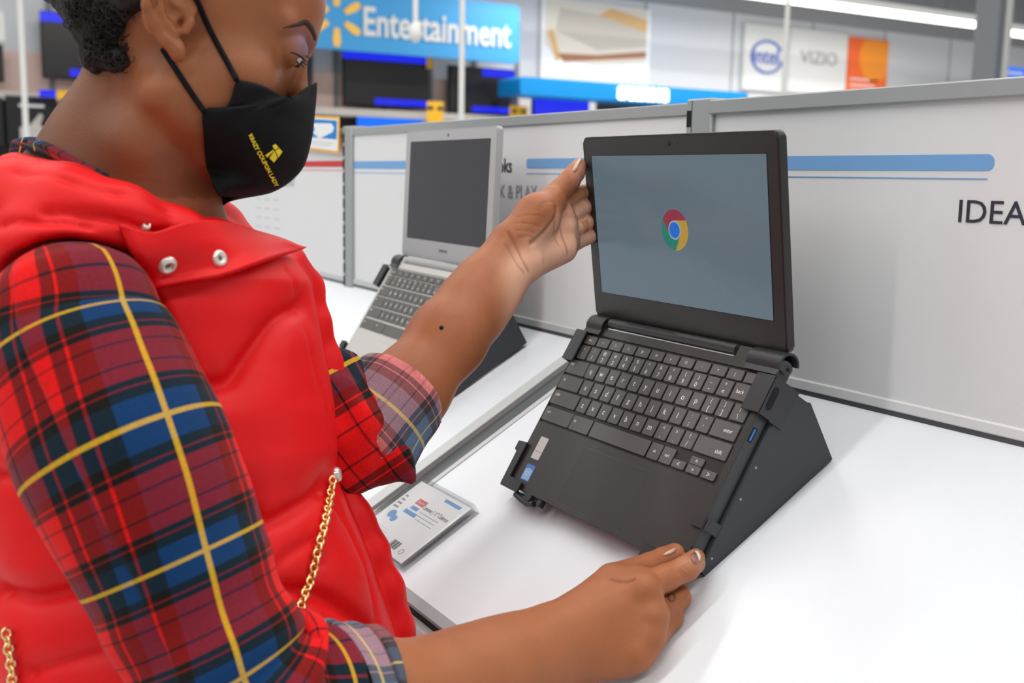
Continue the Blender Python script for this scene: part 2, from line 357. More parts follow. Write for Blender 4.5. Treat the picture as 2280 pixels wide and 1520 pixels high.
def laptop(label, org, yaw, tilt, slid, ly, lz, cx, st):
    loc, rot = deck_frame(org, yaw, tilt)
    t = thing('laptop', label, 'laptop', loc, rot)
    x0, x1, y0, y1 = -44.5*mm, 241.8*mm, -141*mm, 64*mm
    if st['wide']: x0 -= 4.5*mm; x1 += 4.5*mm
    TH = -.0165
    # base: floor slab, deck frame around the key well
    bm = bmesh.new(); add_prism(bm, rrect(x0, x1, y0, y1-.004, .007), TH, -.0022, bev=.0012)
    from_bm('base_shell', bm, st['edge'], t, ang=35)
    wx0, wx1, wy0, wy1 = -43.0*mm, 235.5*mm, -66.2*mm, 41.5*mm
    bm = bmesh.new()
    hx0, hx1, hy = -13*mm, 187*mm, 50.5*mm      # notch for the hinge barrel
    out = rrect(x0, x1, y0, y1, .007)
    # deck as four prisms round the well plus the strip with the hinge notch
    def dk(pts, z0=-.0024, z1=-.0004): add_prism(bm, pts, z0, z1)
    dk([p for p in out if p[1] < y0+.0071] and [(x0, wy0), (x0, y0+.007)] + [p for p in out if p[1] < y0+.0069 and p[0] < 0][0:] + [p for p in out if p[1] < y0+.0069 and p[0] > 0] + [(x1, y0+.007), (x1, wy0)])
    dk([(x0, wy0), (wx0, wy0), (wx0, wy1), (x0, wy1)]); dk([(wx1, wy0), (x1, wy0), (x1, wy1), (wx1, wy1)])
    dk([(x0, wy1), (x1, wy1), (x1, hy), (x0, hy)])
    dk([(x0, hy), (hx0, hy), (hx0, y1-.002), (x0, y1-.002)]); dk([(hx1, hy), (x1, hy), (x1, y1-.002), (hx1, y1-.002)])
    deck = from_bm('deck', bm, st['deck'], t)
    box('key_well', wx0, wx1, wy0, wy1, -.0026, -.0021, st['well'], t)
    box('hinge_gap', hx0, hx1, hy, y1-.002, -.012, -.0075, MT['slot'], t)
    if not st['wide']: box('slit_light_strip', hx0+.005, hx1-.002, hy-.0002, hy+.0009, -.004, -.0002, MT['slit_light'], t)  # bright strip standing in for light coming through the hinge slot
    # touchpad
    px0, px1, py0, py1 = 46*mm, 152.5*mm, -136*mm, -75.5*mm
    g = prism('touchpad_groove', rrect(px0-.0004, px1+.0004, py0-.0004, py1+.0004, .0018), -.0009, -.00034, st['groove'], t)
    prism('touchpad', rrect(px0, px1, py0, py1, .0016), -.0009, -.00022, st['pad'], t)
    # keys
    for (x, y, w, h, s, size, dx, dy) in KEYROWS:
        if x > 232 and h < 11 and not s: pass
        k = bpy.data.objects.new('key', key_mesh(w*mm, h*mm, st['key'])); link(k, t); k.location = (x*mm, y*mm, 0)
        if s:
            parts = s.split('\n'); 
            for j, q in enumerate(parts):
                q = SYM.get(q, q)
                me = text_mesh(q, size*(.82 if len(parts) == 2 and j == 0 else 1), .00012)
                if len(me.materials) == 0: me.materials.append(MT['legend'])
                l = bpy.data.objects.new('legend', me); link(l, k)
                l.location = (dx*mm, dy*mm + ((.0038 if j == 0 else -.0038) if len(parts) == 2 else 0), .00002)
    # lid
    cs, sn = math.cos(slid), math.sin(slid)
    def lm(x, y, z): return (cx+x, ly+y*cs-z*sn, lz+y*sn+z*cs)
    W2 = .1432+(.0035 if st['wide'] else 0); top, bot = st['top'], -.0285
    bm = bmesh.new(); add_prism(bm, rrect(-W2, W2, bot, top, .006), -.0085, -.0004, lm, .0016); lid = from_bm('lid', bm, st['lid'], t, ang=35)
    bm = bmesh.new(); add_prism(bm, rrect(-W2+.0018, W2-.0018, bot+.001, top-.0018, .005), -.001, .0003, lm, .0004); from_bm('bezel', bm, st['bezel'], lid, ang=35)
    for (a, b, c, d) in ((-.1285, .1285, -.0004, .0), (-.1285, .1285, .1440, .1444), (-.1285, -.1281, 0, .144), (.1281, .1285, 0, .144)):
        bm = bmesh.new(); add_prism(bm, [(a, c), (b, c), (b, d), (a, d)], .0001, .0007, lm); from_bm('bezel_lip', bm, MT['rubber'], lid)
    bm = bmesh.new(); add_prism(bm, [(-.1281, 0), (.1281, 0), (.1281, .144), (-.1281, .144)], .0, .00042, lm); scr = from_bm('screen', bm, st['screen'], t)
    disc = lambda x, y, r, n=20, ry=None: [(x+r*math.cos(a), y+(ry or r)*math.sin(a)) for a in np.linspace(0, 2*math.pi, n, endpoint=False)]
    cyy = top-.0085
    bm = bmesh.new(); add_prism(bm, disc(0, cyy, .0021), .0002, .00055, lm); from_bm('webcam', bm, MT['rubber'], lid)
    bm = bmesh.new(); add_prism(bm, disc(.0002, cyy, .0009), .0005, .0007, lm); from_bm('webcam_lens', bm, MT['edge_black'], lid)
    for s_ in (-.012, .012):
        bm = bmesh.new(); add_prism(bm, disc(s_, cyy, .0004, 8), .0002, .0005, lm); from_bm('microphone_hole', bm, MT['slot'], lid)
    # hinge barrel
    nb = 18; yb, zb, rb = (hy+y1)/2+.0006, -.0032, .0056
    path = [(hx0+.003, yb, zb), (hx1-.003, yb, zb)]
    tube('hinge_barrel', path, rb, st['edge'], t, nb)
    # logo on the screen
    if st.get('logo'):
        lx, lyy, R0 = .0005, .0729, .0198
        def sector(a0, a1, ri, ro, m, z=.00045):
            n = 14; pts = [(lx+ro*math.cos(a), lyy+ro*math.sin(a)) for a in np.linspace(a0, a1, n)] + [(lx+ri*math.cos(a), lyy+ri*math.sin(a)) for a in np.linspace(a1, a0, n)]
            b_ = bmesh.new(); add_prism(b_, pts, .00035, z, lm); return from_bm('logo_mark', b_, m, scr)
        d2 = math.radians; ri = R0*.47
        # three bent arms whose straight edges run tangent to the inner ring
        for a0, m in ((30, MT['logo_red']), (150, MT['logo_green']), (270, MT['logo_yellow'])):
            pts = []
            for a in np.linspace(a0, a0+120, 16): pts.append((lx+R0*math.cos(d2(a)), lyy+R0*math.sin(d2(a))))
            for a in np.linspace(a0+120+60, a0+60, 10): pts.append((lx+ri*math.cos(d2(a)), lyy+ri*math.sin(d2(a))))
            b_ = bmesh.new(); add_prism(b_, pts, .00035, .0005, lm); from_bm('logo_mark', b_, m, scr)
        for r_, z_, m in ((.47*R0, .00062, MT['logo_white']), (.385*R0, .00072, MT['logo_blue'])):
            b_ = bmesh.new(); add_prism(b_, disc(lx, lyy, r_, 28), .00045, z_, lm); from_bm('logo_mark', b_, m, scr)
    if st.get('stickers'):
        q = prism('label_sticker', rrect(-26*mm, -11.5*mm, -106*mm, -81*mm, .0008), -.0004, -.0001, MT['sticker'], t)
        box('print_line', -25*mm, -12.5*mm, -97.6*mm, -97.2*mm, -.0002, -.00005, MT['ink'], q)
        q = prism('badge_sticker', rrect(-25.5*mm, -10*mm, -130.5*mm, -112.5*mm, .0015), -.0004, -.0001, MT['badge_blue'], t)
        prism('badge_field', rrect(-24.3*mm, -11*mm, -129.5*mm, -118*mm, .0008), -.0002, 0, MT['badge_pale'], q)
        b_ = bmesh.new(); 
        ring = [(-17.6*mm+.0052*math.cos(a), -120.8*mm+.0036*math.sin(a)) for a in np.linspace(.6, 5.9, 20)]
        tube('badge_swirl', [(a, b, .0001) for a, b in ring], .00035, MT['legend'], q, 6)
        text('lettering', 'intel', .0042, MT['legend'], q, (-17.6*mm, -120.8*mm, .0001))
    if st.get('brand'):
        text('lettering', st['brand'], .0062, MT['ink'], lid, lm(0, -.0135, .0004), (slid, 0, 0), .0001)
    # ports on the right edge
    if not st['wide']:
        xs = x1+.0001
        box('usb_port', xs-.0012, xs+.0004, -20*mm, -6.5*mm, -.0105, -.0048, MT['slot'], t, .0004)
        box('usb_tongue', xs-.0006, xs+.0006, -18.8*mm, -7.7*mm, -.0085, -.0062, MT['usb_blue'], t)
    return t

def stand(label, org, yaw, tilt, right, left, reach):
    loc, rot = deck_frame(org, yaw, tilt)
    t = thing('laptop_stand', label, 'stand', loc, rot)
    BM = MT['black_metal']; BC = MT['black_clip']
    # desk plane seen in the stand's frame: base edge runs from front to back
    F = (-139.5*mm, -26.5*mm); B = (8.5*mm, -105.0*mm)
    side = [F, B, (38.2*mm, -50*mm), (38.2*mm, -19*mm), (-60*mm, -19*mm), (-136*mm, -21.0*mm)]
    xr, xl = right, left
    for xx, s in ((xr, -1), (xl, 1)):
        bm = bmesh.new(); add_prism(bm, side, min(xx, xx+s*.0018), max(xx, xx+s*.0018), YZX); from_bm('side_plate', bm, BM, t)
    box('tray', xl, xr, -137*mm, 38*mm, -.0205, -.0182, BM, t, .0006)
    bm = bmesh.new(); add_prism(bm, [(38.2*mm, -50*mm), (39.6*mm, -50*mm), (10*mm, -105*mm), (8.6*mm, -105*mm)], xl, xr, YZX); from_bm('back_plate', bm, BM, t)
    box('edge_flange', xr-.010, xr+.0002, -134*mm, 2*mm, -.0215, -.0185, BM, t, .0008)
    # upper right clamp with oval slot
    bm = bmesh.new()
    xo = xr+.0024
    outl = rrect(4.5*mm, 40*mm, -.0300, .0042, .0015, 3)
    add_prism(bm, outl, xo-.0018, xo, YZX); add_box(bm, xo-.022, xo, 4.5*mm, 40*mm, .0022, .0042, .0006)
    c1 = from_bm('clamp', bm, BC, t, ang=35)
    sl = [(21.5*mm+(.0047*math.cos(a)+(.0062 if math.cos(a) > 0 else -.0062)), -.0042+.0036*math.sin(a)) for a in np.linspace(0, 2*math.pi, 24, endpoint=False)]
    prism('clamp_slot', sl, xo-.0002, xo+.0004, MT['slot'], c1, YZX)
    bm = bmesh.new(); add_prism(bm, [(3.5*mm, -.030), (4.5*mm, -.030), (4.5*mm, -.012), (3.5*mm, -.012)], xo-.0018, xo, YZX); from_bm('clamp_lip', bm, BC, c1)
    def hook(xa, xb, name='hinge_hook', dz=0):      # curved strap over the hinge end
        yc, zc, ro, ri = 53.5*mm, -.0075, .0122, .0102
        prof = [(yc+ro*math.cos(a), zc+ro*math.sin(a)) for a in np.linspace(-1.2, 2.2, 16)]
        prof = [(41*mm, .0032)] + [p for p in prof[::-1]]
        inn = [(yc+ri*math.cos(a), zc+ri*math.sin(a)) for a in np.linspace(-1.2, 2.2, 16)]
        prof2 = prof + inn + [(41*mm, .0012)]
        bm = bmesh.new(); add_prism(bm, prof2, xa, xb, YZX); return from_bm(name, bm, BC, t, ang=35)
    hook(xr-.040, xr+.0005); hook(xl+.002, xl+.030)
    bm = bmesh.new(); add_prism(bm, [(52*mm+.0055*math.cos(a), -.006+.0085*math.sin(a)) for a in np.linspace(0, 2*math.pi, 18, endpoint=False)], xr-.003, xr-.001, YZX); from_bm('hinge_cap', bm, MT['edge_black'], t)
    box('cap_slot', xr-.0015, xr-.0005, 50*mm, 53*mm, -.011, -.007, MT['slot'], t)
    # upper left clamp with screw
    xo = xl-.0095+(reach if reach else 0)
    bm = bmesh.new(); add_box(bm, xo, xo+.0195, 6*mm, 42*mm, .0022, .0048, .0007); add_box(bm, xo, xo+.002, 6*mm, 42*mm, -.018, .0048, .0007); add_box(bm, xo, xl+.002, 10*mm, 38*mm, -.020, -.018)
    c2 = from_bm('clamp', bm, BC, t, ang=35)
    tube('screw', [(xo+.001, 21*mm, -.004), (xo-.0055, 21*mm, -.004)], .0026, MT['black_metal'], c2, 12)
    # lower left corner bracket: L with a rolled end
    xo = xl-.0045+(reach*.7 if reach else 0)
    bm = bmesh.new()
    add_prism(bm, [(xo, -143.5*mm), (xo+.034, -145*mm), (xo+.034, -134*mm), (xo+.0095, -132.5*mm), (xo+.0095, -93*mm), (xo-.006, -94.5*mm), (xo-.006, -104*mm), (xo-.001, -106*mm)], .0012, .0034)
    add_box(bm, xo, xo+.0018, -143*mm, -94*mm, -.020, .0030); add_box(bm, xo, xo+.034, -145*mm, -143.4*mm, -.020, .0030)
    c3 = from_bm('corner_bracket', bm, BC, t)
    pts = [(xo+.034+.002, -146*mm, z) for z in (.002, .0)]
    tube('rolled_tab', [(xo+.030, -147*mm, .0005), (xo+.040, -149.5*mm, -.002), (xo+.052, -151*mm, -.003), (xo+.062, -148*mm, -.003)], .0032, BC, c3, 10)
    box('tab', xo+.044, xo+.056, -149*mm, -141*mm, -.006, .0005, BC, c3, .0008)
    box('tab', xo+.0675, xo+.0735, -148.5*mm, -141*mm, -.008, -.001, BC, c3, .0008)
    # lower right clip on the side and the front clip
    xo = xr+.002
    bm = bmesh.new(); add_box(bm, xo-.0018, xo, -105*mm, -94*mm, -.0165, .0028, .0004); add_box(bm, xo-.0155, xo, -105*mm, -94.6*mm, .0008, .0028, .0005)
    from_bm('side_clip', bm, BC, t, ang=35)
    bm = bmesh.new(); add_box(bm, xr-.0545, xr-.012, -153*mm, -135.6*mm, .0010, .0030, .0008); add_box(bm, xr-.0545, xr-.012, -154*mm, -152*mm, -.022, .0030, .0008)
    from_bm('front_clip', bm, BC, t, ang=35)
    # small rivets on the flange
    for yy in (-36*mm, -66*mm, -122*mm):
        tube('rivet', [(xr-.0002, yy, -.024), (xr+.0008, yy, -.024)], .0011, MT['alu'], t, 10)
    # cross lip along the front under the laptop
    box('front_lip', xl+.02, xr-.001, -139.5*mm, -138*mm, -.027, -.0195, BM, t)
    return t
MT['slit_light'] = mat('painted_slit_light', srgb(190, 192, 195), .25, metal=.6)  # light through the hinge slit put into a pale metal colour
def screen_mat():
    m = mat('lit_screen', srgb(30, 33, 36), .22, spec=.5, emit=srgb(98, 116, 128), estr=.62); return m
MT['screen_on'] = screen_mat()
for n_, c_ in (('red', (128, 46, 66)), ('green', (24, 112, 98)), ('yellow', (164, 132, 52)), ('white', (128, 150, 160)), ('blue', (16, 96, 186))):
    MT['logo_'+n_] = mat('screen_'+n_, tuple(c*.15 for c in srgb(*c_)[:3])+(1,), .25, emit=srgb(*c_), estr=.8)
MT['sticker'] = mat('silver_sticker', srgb(216, 212, 214), .4); MT['badge_blue'] = mat('blue_badge', srgb(70, 130, 215), .3); MT['badge_pale'] = mat('pale_blue_badge', srgb(150, 195, 240), .3)
BLK = dict(wide=False, edge=MT['edge_black'], deck=MT['deck_black'], well=MT['well'], groove=MT['pad_line'], pad=MT['pad'], key=MT['key'], lid=MT['lid_black'], bezel=MT['lid_black'], screen=MT['screen_on'], top=.1632, logo=True, stickers=True)
SLV = dict(wide=True, edge=MT['silver_lid'], deck=MT['silver'], well=MT['silver'], groove=MT['alu'], pad=MT['silver'], key=MT['key_silver'], lid=MT['silver_lid'], bezel=MT['silver_lid'], screen=MT['screen_off'], top=.1602, brand='SAMSUNG')
LAP = laptop('black laptop with lit screen, clamped on the nearer stand', (-.91715, .64833, .01101), 0, 1.02056, .67792, .08545, .01292, .0976, BLK)
STD = stand('black metal wedge stand under the black laptop', (-.91715, .64833, .01101), 0, 1.02056, .2456, -.0445, 0)
LAP2 = laptop('silver laptop with dark screen on the farther desk', (-1.505, .6901, .034), -.0284, 1.0224, .5045, .0903, .0097, .1027, SLV)
STD2 = stand('dark metal wedge stand under the silver laptop', (-1.505, .6901, .034), -.0284, 1.0224, .2500, -.052, -.009)

# ------------------------------------------------------------------ price label in an acrylic block
A = thing('price_label_holder', 'clear acrylic block with a printed price card on the white desk', 'label holder', on_desk(-1.047, -.345, 0), (SLOPE, 0, 0))
def acr():
    m = bpy.data.materials.new('clear_acrylic'); m.use_nodes = True; b = m.node_tree.nodes['Principled BSDF']
    nt = m.node_tree; b.inputs['Base Color'].default_value = (.9, .93, .95, 1); b.inputs['Roughness'].default_value = .04; b.inputs['Metallic'].default_value = .0
    tr = nt.nodes.new('ShaderNodeBsdfTransparent'); tr.inputs[0].default_value = (.993, .996, .998, 1); gl = nt.nodes.new('ShaderNodeBsdfGlossy'); gl.inputs['Roughness'].default_value = .03; lw_ = nt.nodes.new('ShaderNodeLayerWeight'); lw_.inputs[0].default_value = .35; fr_ = nt.nodes.new('ShaderNodeMapRange'); fr_.inputs[3].default_value = .04; fr_.inputs[4].default_value = .45; nt.links.new(lw_.outputs['Facing'], fr_.inputs[0])
    mx = nt.nodes.new('ShaderNodeMixShader'); nt.links.new(fr_.outputs[0], mx.inputs[0]); nt.links.new(tr.outputs[0], mx.inputs[1]); nt.links.new(gl.outputs[0], mx.inputs[2]); nt.links.new(mx.outputs[0], nt.nodes['Material Output'].inputs[0])
    return m
MT['acrylic'] = acr(); MT['card'] = mat('white_card', srgb(250, 250, 252), .6); MT['card_blue'] = mat('card_blue_print', srgb(120, 170, 225), .6); MT['card_red'] = mat('card_red_print', srgb(225, 110, 110), .6)
ax, ay = .0655, .0515
box('acrylic_block', -ax, ax, -ay, ay, 0, .0060, MT['acrylic'], A, .0006)
box('acrylic_block', -ax, ax, -ay, ay, .0078, .0126, MT['acrylic'], A, .0006)
cd_ = box('price_card', -ax+.005, ax-.007, -ay+.004, ay-.004, .0064, .0074, MT['card'], A)
zc = .00745
def cbox(n_, x0, x1, y0, y1, m): return box(n_, x0, x1, y0, y1, zc-.0002, zc+.00005, m, cd_)
cbox('print_badge', -.028, -.008, .019, .0275, MT['card_red']); cbox('print_band', .010, .046, .0385, .043, MT['card_blue'])
text('lettering', 'lenovo', .0055, MT['legend'], cd_, (-.018, .0233, zc), ext=.0001)
text('lettering', 'Lenovo | 11" Celeron', .0085, MT['ink'], cd_, (.022, .0205, zc), ext=.0001, sx=.75)
for k in range(3): cbox('print_line', -.004+.003*k, .040, .0125-.005*k, .0132-.005*k, MT['ink_grey'])
cbox('print_block', -.030, -.002, .003, .0085, MT['card_blue']); cbox('print_block', -.026, -.010, .011, .016, MT['card_blue'])
for k, (x_, r_) in enumerate(((-.041, .0075), (-.030, .006))):
    prism('print_block', [(x_+r_*math.cos(a), -.006-.004*k+r_*.8*math.sin(a)) for a in np.linspace(0, 2*math.pi, 18, endpoint=False)], zc-.0002, zc+.00005, MT['card_blue'], cd_)
for k in range(4): cbox('print_line', -.056, -.050+.002*k, .021-.006*k, .0235-.006*k, MT['ink_grey'])
for k in range(5): cbox('print_line', -.050, -.012, -.0255-.004*k, -.0250-.004*k, MT['ink_pale'])
for k in range(9): cbox('barcode_bar', .010+.002*k, .0108+.002*k+.0005*(k % 3), -.040, -.029, MT['ink'])
tube('print_ring', [(.040+.0035*math.cos(a), -.037+.0035*math.sin(a), zc) for a in np.linspace(0, 2*math.pi, 16, endpoint=False)], .0003, MT['ink'], cd_, 5, True)
# ------------------------------------------------------------------ store hall
MT['floor'] = mat('pale_floor_tile', srgb(206, 206, 204), .3, var=.03, vscale=.8)
MT['wall'] = mat('grey_white_wall', srgb(208, 210, 215), .6, var=.01, vscale=.5)
MT['soffit'] = mat('shaded_grey_soffit', srgb(150, 153, 157), .7, var=.02, vscale=.4)  # soffit grey darkened to carry the upper wall's shadow; wall seams share it
MT['ceil'] = mat('grey_deck_ceiling', srgb(150, 152, 150), .8)
MT['joist'] = mat('joist_steel', srgb(112, 114, 110), .6)
MT['column'] = mat('grey_column', srgb(128, 133, 139), .5)
MT['white_paint'] = mat('white_paint', srgb(225, 225, 224), .5)
MT['blue_sign'] = mat('store_blue', srgb(66, 158, 220), .5)
MT['blue_bar'] = mat('bright_blue', srgb(0, 140, 215), .5)
MT['yellow'] = mat('spark_yellow', srgb(252, 200, 90), .5)
MT['tag_yellow'] = mat('tag_yellow', srgb(250, 190, 40), .5)
MT['tv_black'] = mat('tv_bezel', srgb(18, 18, 20), .35)
MT['tv_blue'] = mat('tv_blue_lit', srgb(10, 14, 60), .2, emit=srgb(30, 40, 225), estr=.9)
MT['tv_sky'] = mat('tv_sky_lit', srgb(10, 30, 60), .2, emit=srgb(20, 110, 240), estr=.9)
MT['slat'] = mat('pink_beige_panel', srgb(222, 192, 182), .6)
MT['shelf'] = mat('pale_shelf', srgb(196, 190, 184), .5)
MT['under'] = mat('shelf_dark', srgb(58, 54, 54), .7)
MT['glow'] = mat('lit_white', srgb(255, 255, 255), .5, emit=(1, 1, 1, 1), estr=2.2)
MT['tube_glow'] = mat('lit_tube', srgb(255, 255, 255), .5, emit=srgb(255, 250, 238), estr=3.2)
fl = box('floor', -13, 8, -10, 22, -.1, 0, MT['floor']); tag(fl, kind='structure')
WX = -12.0
w = box('wall_back', WX-.2, WX, -6, 22, 0, 3.72, MT['wall']); tag(w, kind='structure')
for k in range(9):
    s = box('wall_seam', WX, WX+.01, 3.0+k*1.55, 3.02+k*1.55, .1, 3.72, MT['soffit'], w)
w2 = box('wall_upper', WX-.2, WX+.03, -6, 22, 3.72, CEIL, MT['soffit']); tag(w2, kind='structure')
c = box('ceiling', -13, 8, -10, 22, CEIL, CEIL+.1, MT['ceil']); tag(c, kind='structure')
for k in range(10): box('joist', -13, -5, 2+k*1.9, 2.12+k*1.9, CEIL-.35, CEIL, MT['joist'], c)

def wq(u, v, x=WX): p = on_wall(u, v, x); return p[1], p[2]
def wrect(u0, u1, v0, v1, x=WX):           # y/z extent of a box seen between pixel bounds
    um, vm = (u0+u1)/2, (v0+v1)/2
    return wq(u0, vm, x)[0], wq(u1, vm, x)[0], wq(um, v1, x)[1], wq(um, v0, x)[1]
WF = (math.pi/2, 0, math.pi/2)             # lettering on a wall that faces +X
# department sign
y0, y1, z0, z1 = wrect(560, 1153, -38, 128, WX+.9); 
_, _, z0, z1 = wrect(1000, 1153, 5, 137, WX+.9)
sg = thing('department_sign', 'big blue sign with yellow spark reading Entertainment', 'sign', (WX+.9, (y0+y1)/2, (z0+z1)/2))
sy, sz = (y0+y1)/2, (z0+z1)/2
prism('sign_board', rrect(y0-sy-.6, y1-sy, z0-sz, z1-sz, .06), -.04, .04, MT['blue_sign'], sg, lambda x, y, z: (z, x, y))
for s_ in (-.8, .8): tube('hanger', [(0, s_, z1-sz), (0, s_, CEIL-sz)], .012, MT['white_paint'], sg, 6)
ya, za = wq(750, 38, WX+.95)
for k in range(6):
    a = math.pi/2+k*math.pi/3
    pts = []
    for (r_, w_) in ((.11, .028), (.22, .045), (.29, .034)): pts.append((r_, w_))
    poly = [(r_, w_) for r_, w_ in pts]+[(.305, 0)]+[(r_, -w_) for r_, w_ in pts[::-1]]
    poly = [(ya-sy+r_*math.cos(a)-w_*math.sin(a), za-sz+r_*math.sin(a)+w_*math.cos(a)) for r_, w_ in poly]
    prism('spark_petal', poly, .04, .05, MT['yellow'], sg, lambda x, y, z: (z, x, y))
yl, zl = wq(806, 45, WX+.95); yr, zr = wq(1137, 85, WX+.95)
tx = text('lettering', 'Entertainment', .42, MT['white_paint'], sg, (.05, yl-sy, zq if False else (zl+zr)/2-sz+.0), WF, .006, 'LEFT', .008)
wid = max(v.co.x for v in tx.data.vertices); tx.scale = ((yr-yl)/wid, 1, 1)

def tv(u0, u1, v0, v1, label, lit=None, topbar=None, botbar=None, x=WX+.5, g='televisions on the back wall'):
    a, b, lo, hi = wrect(u0, u1, v0, v1, x); cy, cz = (a+b)/2, (lo+hi)/2; h = (hi-lo)/2; wd_ = (b-a)/2
    t = thing('television', label, 'television', (x, cy, lo), group=g)
    box('casing', -.05, 0, -wd_, wd_, 0, 2*h, MT['tv_black'], t, .008)
    box('screen', -.002, .004, -wd_+.015, wd_-.015, .03, 2*h-.015, lit or MT['screen_off2'], t)
    if topbar: box('header_strip', -.01, .012, -wd_*(.0 if topbar == 2 else 1), wd_, 2*h-.10, 2*h-.01, MT['tv_blue'], t)
    if botbar: box('footer_strip', .003, .008, -wd_*.3, wd_*.98, .03, .10, MT['tv_blue'], t)
    if lo > 1.2 and u0 > 1160: box('floor_pole', -.12, -.06, -.05, .05, -lo, h, MT['column'], t)
    box('wall_bracket', -.17, -.05, -.1, .1, h*.7, h*1.3, MT['tv_black'], t)
    return t
MT['screen_off2'] = mat('tv_screen_dark', srgb(44, 42, 42), .18, spec=.6)
tv(765, 957, 116, 240, 'large television under the Entertainment sign with full blue header strip', None, 1, 1)
tv(999, 1144, 150, 256, 'television right of the thin white pole with short blue header', None, 2, 1)
tv(560, 697, 100, 222, 'television half hidden behind the masked face', None, None, None)
tv(92, 262, 30, 178, 'television left of the hair bun with blue header and footer', None, 1, 1)
tv(-120, 8, 95, 180, 'television cut by the left picture edge', None)
tv(792, 952, 252, 318, 'lower television showing bright sky blue', MT['tv_sky'])
tv(1186, 1312, 215, 300, 'lower television showing plain royal blue under the blue canopy', MT['tv_blue'])
tv(1330, 1470, 225, 310, 'dark television under the blue canopy', None)
# gondola behind the televisions: beige back panel, shelf, dark lower bay
y0, y1, _, _ = wrect(-200, 1160, 150, 250, WX+.3)
_, _, z0, z1 = wrect(600, 800, 160, 240, WX+.3)
gd = thing('television_gondola', 'long pale shelf unit with beige back panel holding the televisions', 'shelf', (WX+.3, (y0+y1)/2, 0))
cy = (y0+y1)/2
box('upper_panel', -.28, -.02, y0-cy, y1-cy, z1, z1+.75, MT['wall'], gd)
box('beige_panel', -.28, 0, y0-cy, y1-cy, z0, z1, MT['slat'], gd)
_, _, s0, s1 = wrect(990, 1140, 262, 272, WX+.55); _, _, s2, s3 = wrect(700, 790, 238, 246, WX+.55)
box('shelf_board', -.25, .28, y0-cy, y1-cy, s2-.05, s2+.03, MT['shelf'], gd)
box('lower_bay', -.28, -.05, y0-cy, y1-cy, .15, s2-.05, MT['under'], gd)
box('base_shelf', -.28, .4, y0-cy, y1-cy, 0, .15, MT['shelf'], gd)
for k in range(12): box('upright', -.06, .01, y0-cy+.02+k*(y1-y0-.1)/11, y0-cy+.07+k*(y1-y0-.1)/11, .15, z1+.75, MT['column'], gd)
# price tags
def price_tag(u0, u1, v0, v1, label, x=WX+.85, s='99'):
    a, b, lo, hi = wrect(u0, u1, v0, v1, x); t = thing('price_tag', label, 'price tag', (x, (a+b)/2, lo), group='yellow price tags')
    box('tag_board', -.01, 0, -(b-a)/2, (b-a)/2, 0, hi-lo, MT['tag_yellow'], t)
    if s:
        for k in (-1, 1): box('print_mark', 0, .004, k*.06-.035, k*.06+.035, (hi-lo)*.6, (hi-lo)*.78, MT['ink'], t)
    box('tag_arm', -.3, -.01, -.02, .02, .0, .04, MT['shelf'], t)
price_tag(951, 987, 226, 274, 'tall yellow price tag below the large television')
price_tag(1135, 1175, 236, 275, 'yellow price tag left of the blue canopy')
price_tag(950, 963, 126, 152, 'small yellow tag on corner of large television', WX+.56, '')
price_tag(127, 167, 202, 222, 'orange yellow tag on shelf left of the neck', WX+.85, '')
# black boxes on the low shelf at the left
def carton(u0, u1, v0, v1, label, art):
    a, b, lo, hi = wrect(u0, u1, v0, v1, WX+.6); t = thing('carton', label, 'box', (WX+.6, (a+b)/2, lo), group='black cartons on the low shelf')
    h = hi-lo; w_ = (b-a)/2
    box('box_body', -.35, 0, -w_, w_, 0, h, MT['tv_black'], t)
    text('lettering', 'TCL ROKU' if False else '4K', h*.12, MT['white_paint'], t, (.003, 0, h*.85), WF, .002) if False else None
    box('print_line', 0, .004, -w_*.5, w_*.5, h*.78, h*.84, MT['white_paint'], t)
    prism('printed_picture', [(-w_*.5, h*.1), (w_*.5, h*.1), (w_*.5, h*.36), (w_*.3, h*.4), (w_*.45, h*.62), (w_*.3, h*.66), (-w_*.1, h*.4), (-w_*.5, h*.36)], 0, .004, MT['shelf'], t, lambda x, y, z: (z, x, y))
carton(14, 128, 215, 322, 'black carton with white printed picture under the left shelf', 0)
carton(-95, 8, 215, 322, 'black carton cut by the left picture edge', 0)
a, b, lo, hi = wrect(88, 124, 200, 216, WX+.86); t = box('shelf_strip', WX+.84, WX+.86, a, b, lo, hi, MT['tv_blue']); tag(t, 'small blue shelf strip left of the neck', 'shelf strip')
a, b, lo, hi = wrect(-10, 10, 25, 90, WX+.86); t = box('hanging_card', WX+.84, WX+.86, a, b, lo, hi, MT['white_paint']); tag(t, 'white and blue hanging card at the left picture edge', 'sign')
# blue canopy with lit lettering
y0, y1 = wq(1158, 195, WX+1.2)[0], wq(1665, 225, WX+1.2)[0]
_, _, z0, z1 = wrect(1158, 1220, 172, 212, WX+1.2)
cn = thing('display_canopy', 'long bright blue canopy with glowing white lettering', 'canopy', (WX+1.2, (y0+y1)/2, z0))
prism('canopy_body', rrect(y0-(y0+y1)/2, y1-(y0+y1)/2, 0, z1-z0, .04), -.5, 0, MT['blue_bar'], cn, lambda x, y, z: (z, x, y))
ya, yb = wq(1376, 210, WX+1.2)[0], wq(1486, 214, WX+1.2)[0]
zs = wq(1430, 211, WX+1.22)[1]
tx = text('lettering', 'SAMSUNG', .19, MT['glow'], cn, (.012, (ya+yb)/2-(y0+y1)/2, zs-z0), WF, .012, 'CENTER', .012)
wid = max(v.co.x for v in tx.data.vertices)*2; tx.scale = ((yb-ya)/wid, 1, 1)
for yy in (y0+.2, y1-.2): box('canopy_leg', -.5, -.44, yy-(y0+y1)/2-.03, yy-(y0+y1)/2+.03, -z0, 0, MT['column'], cn)
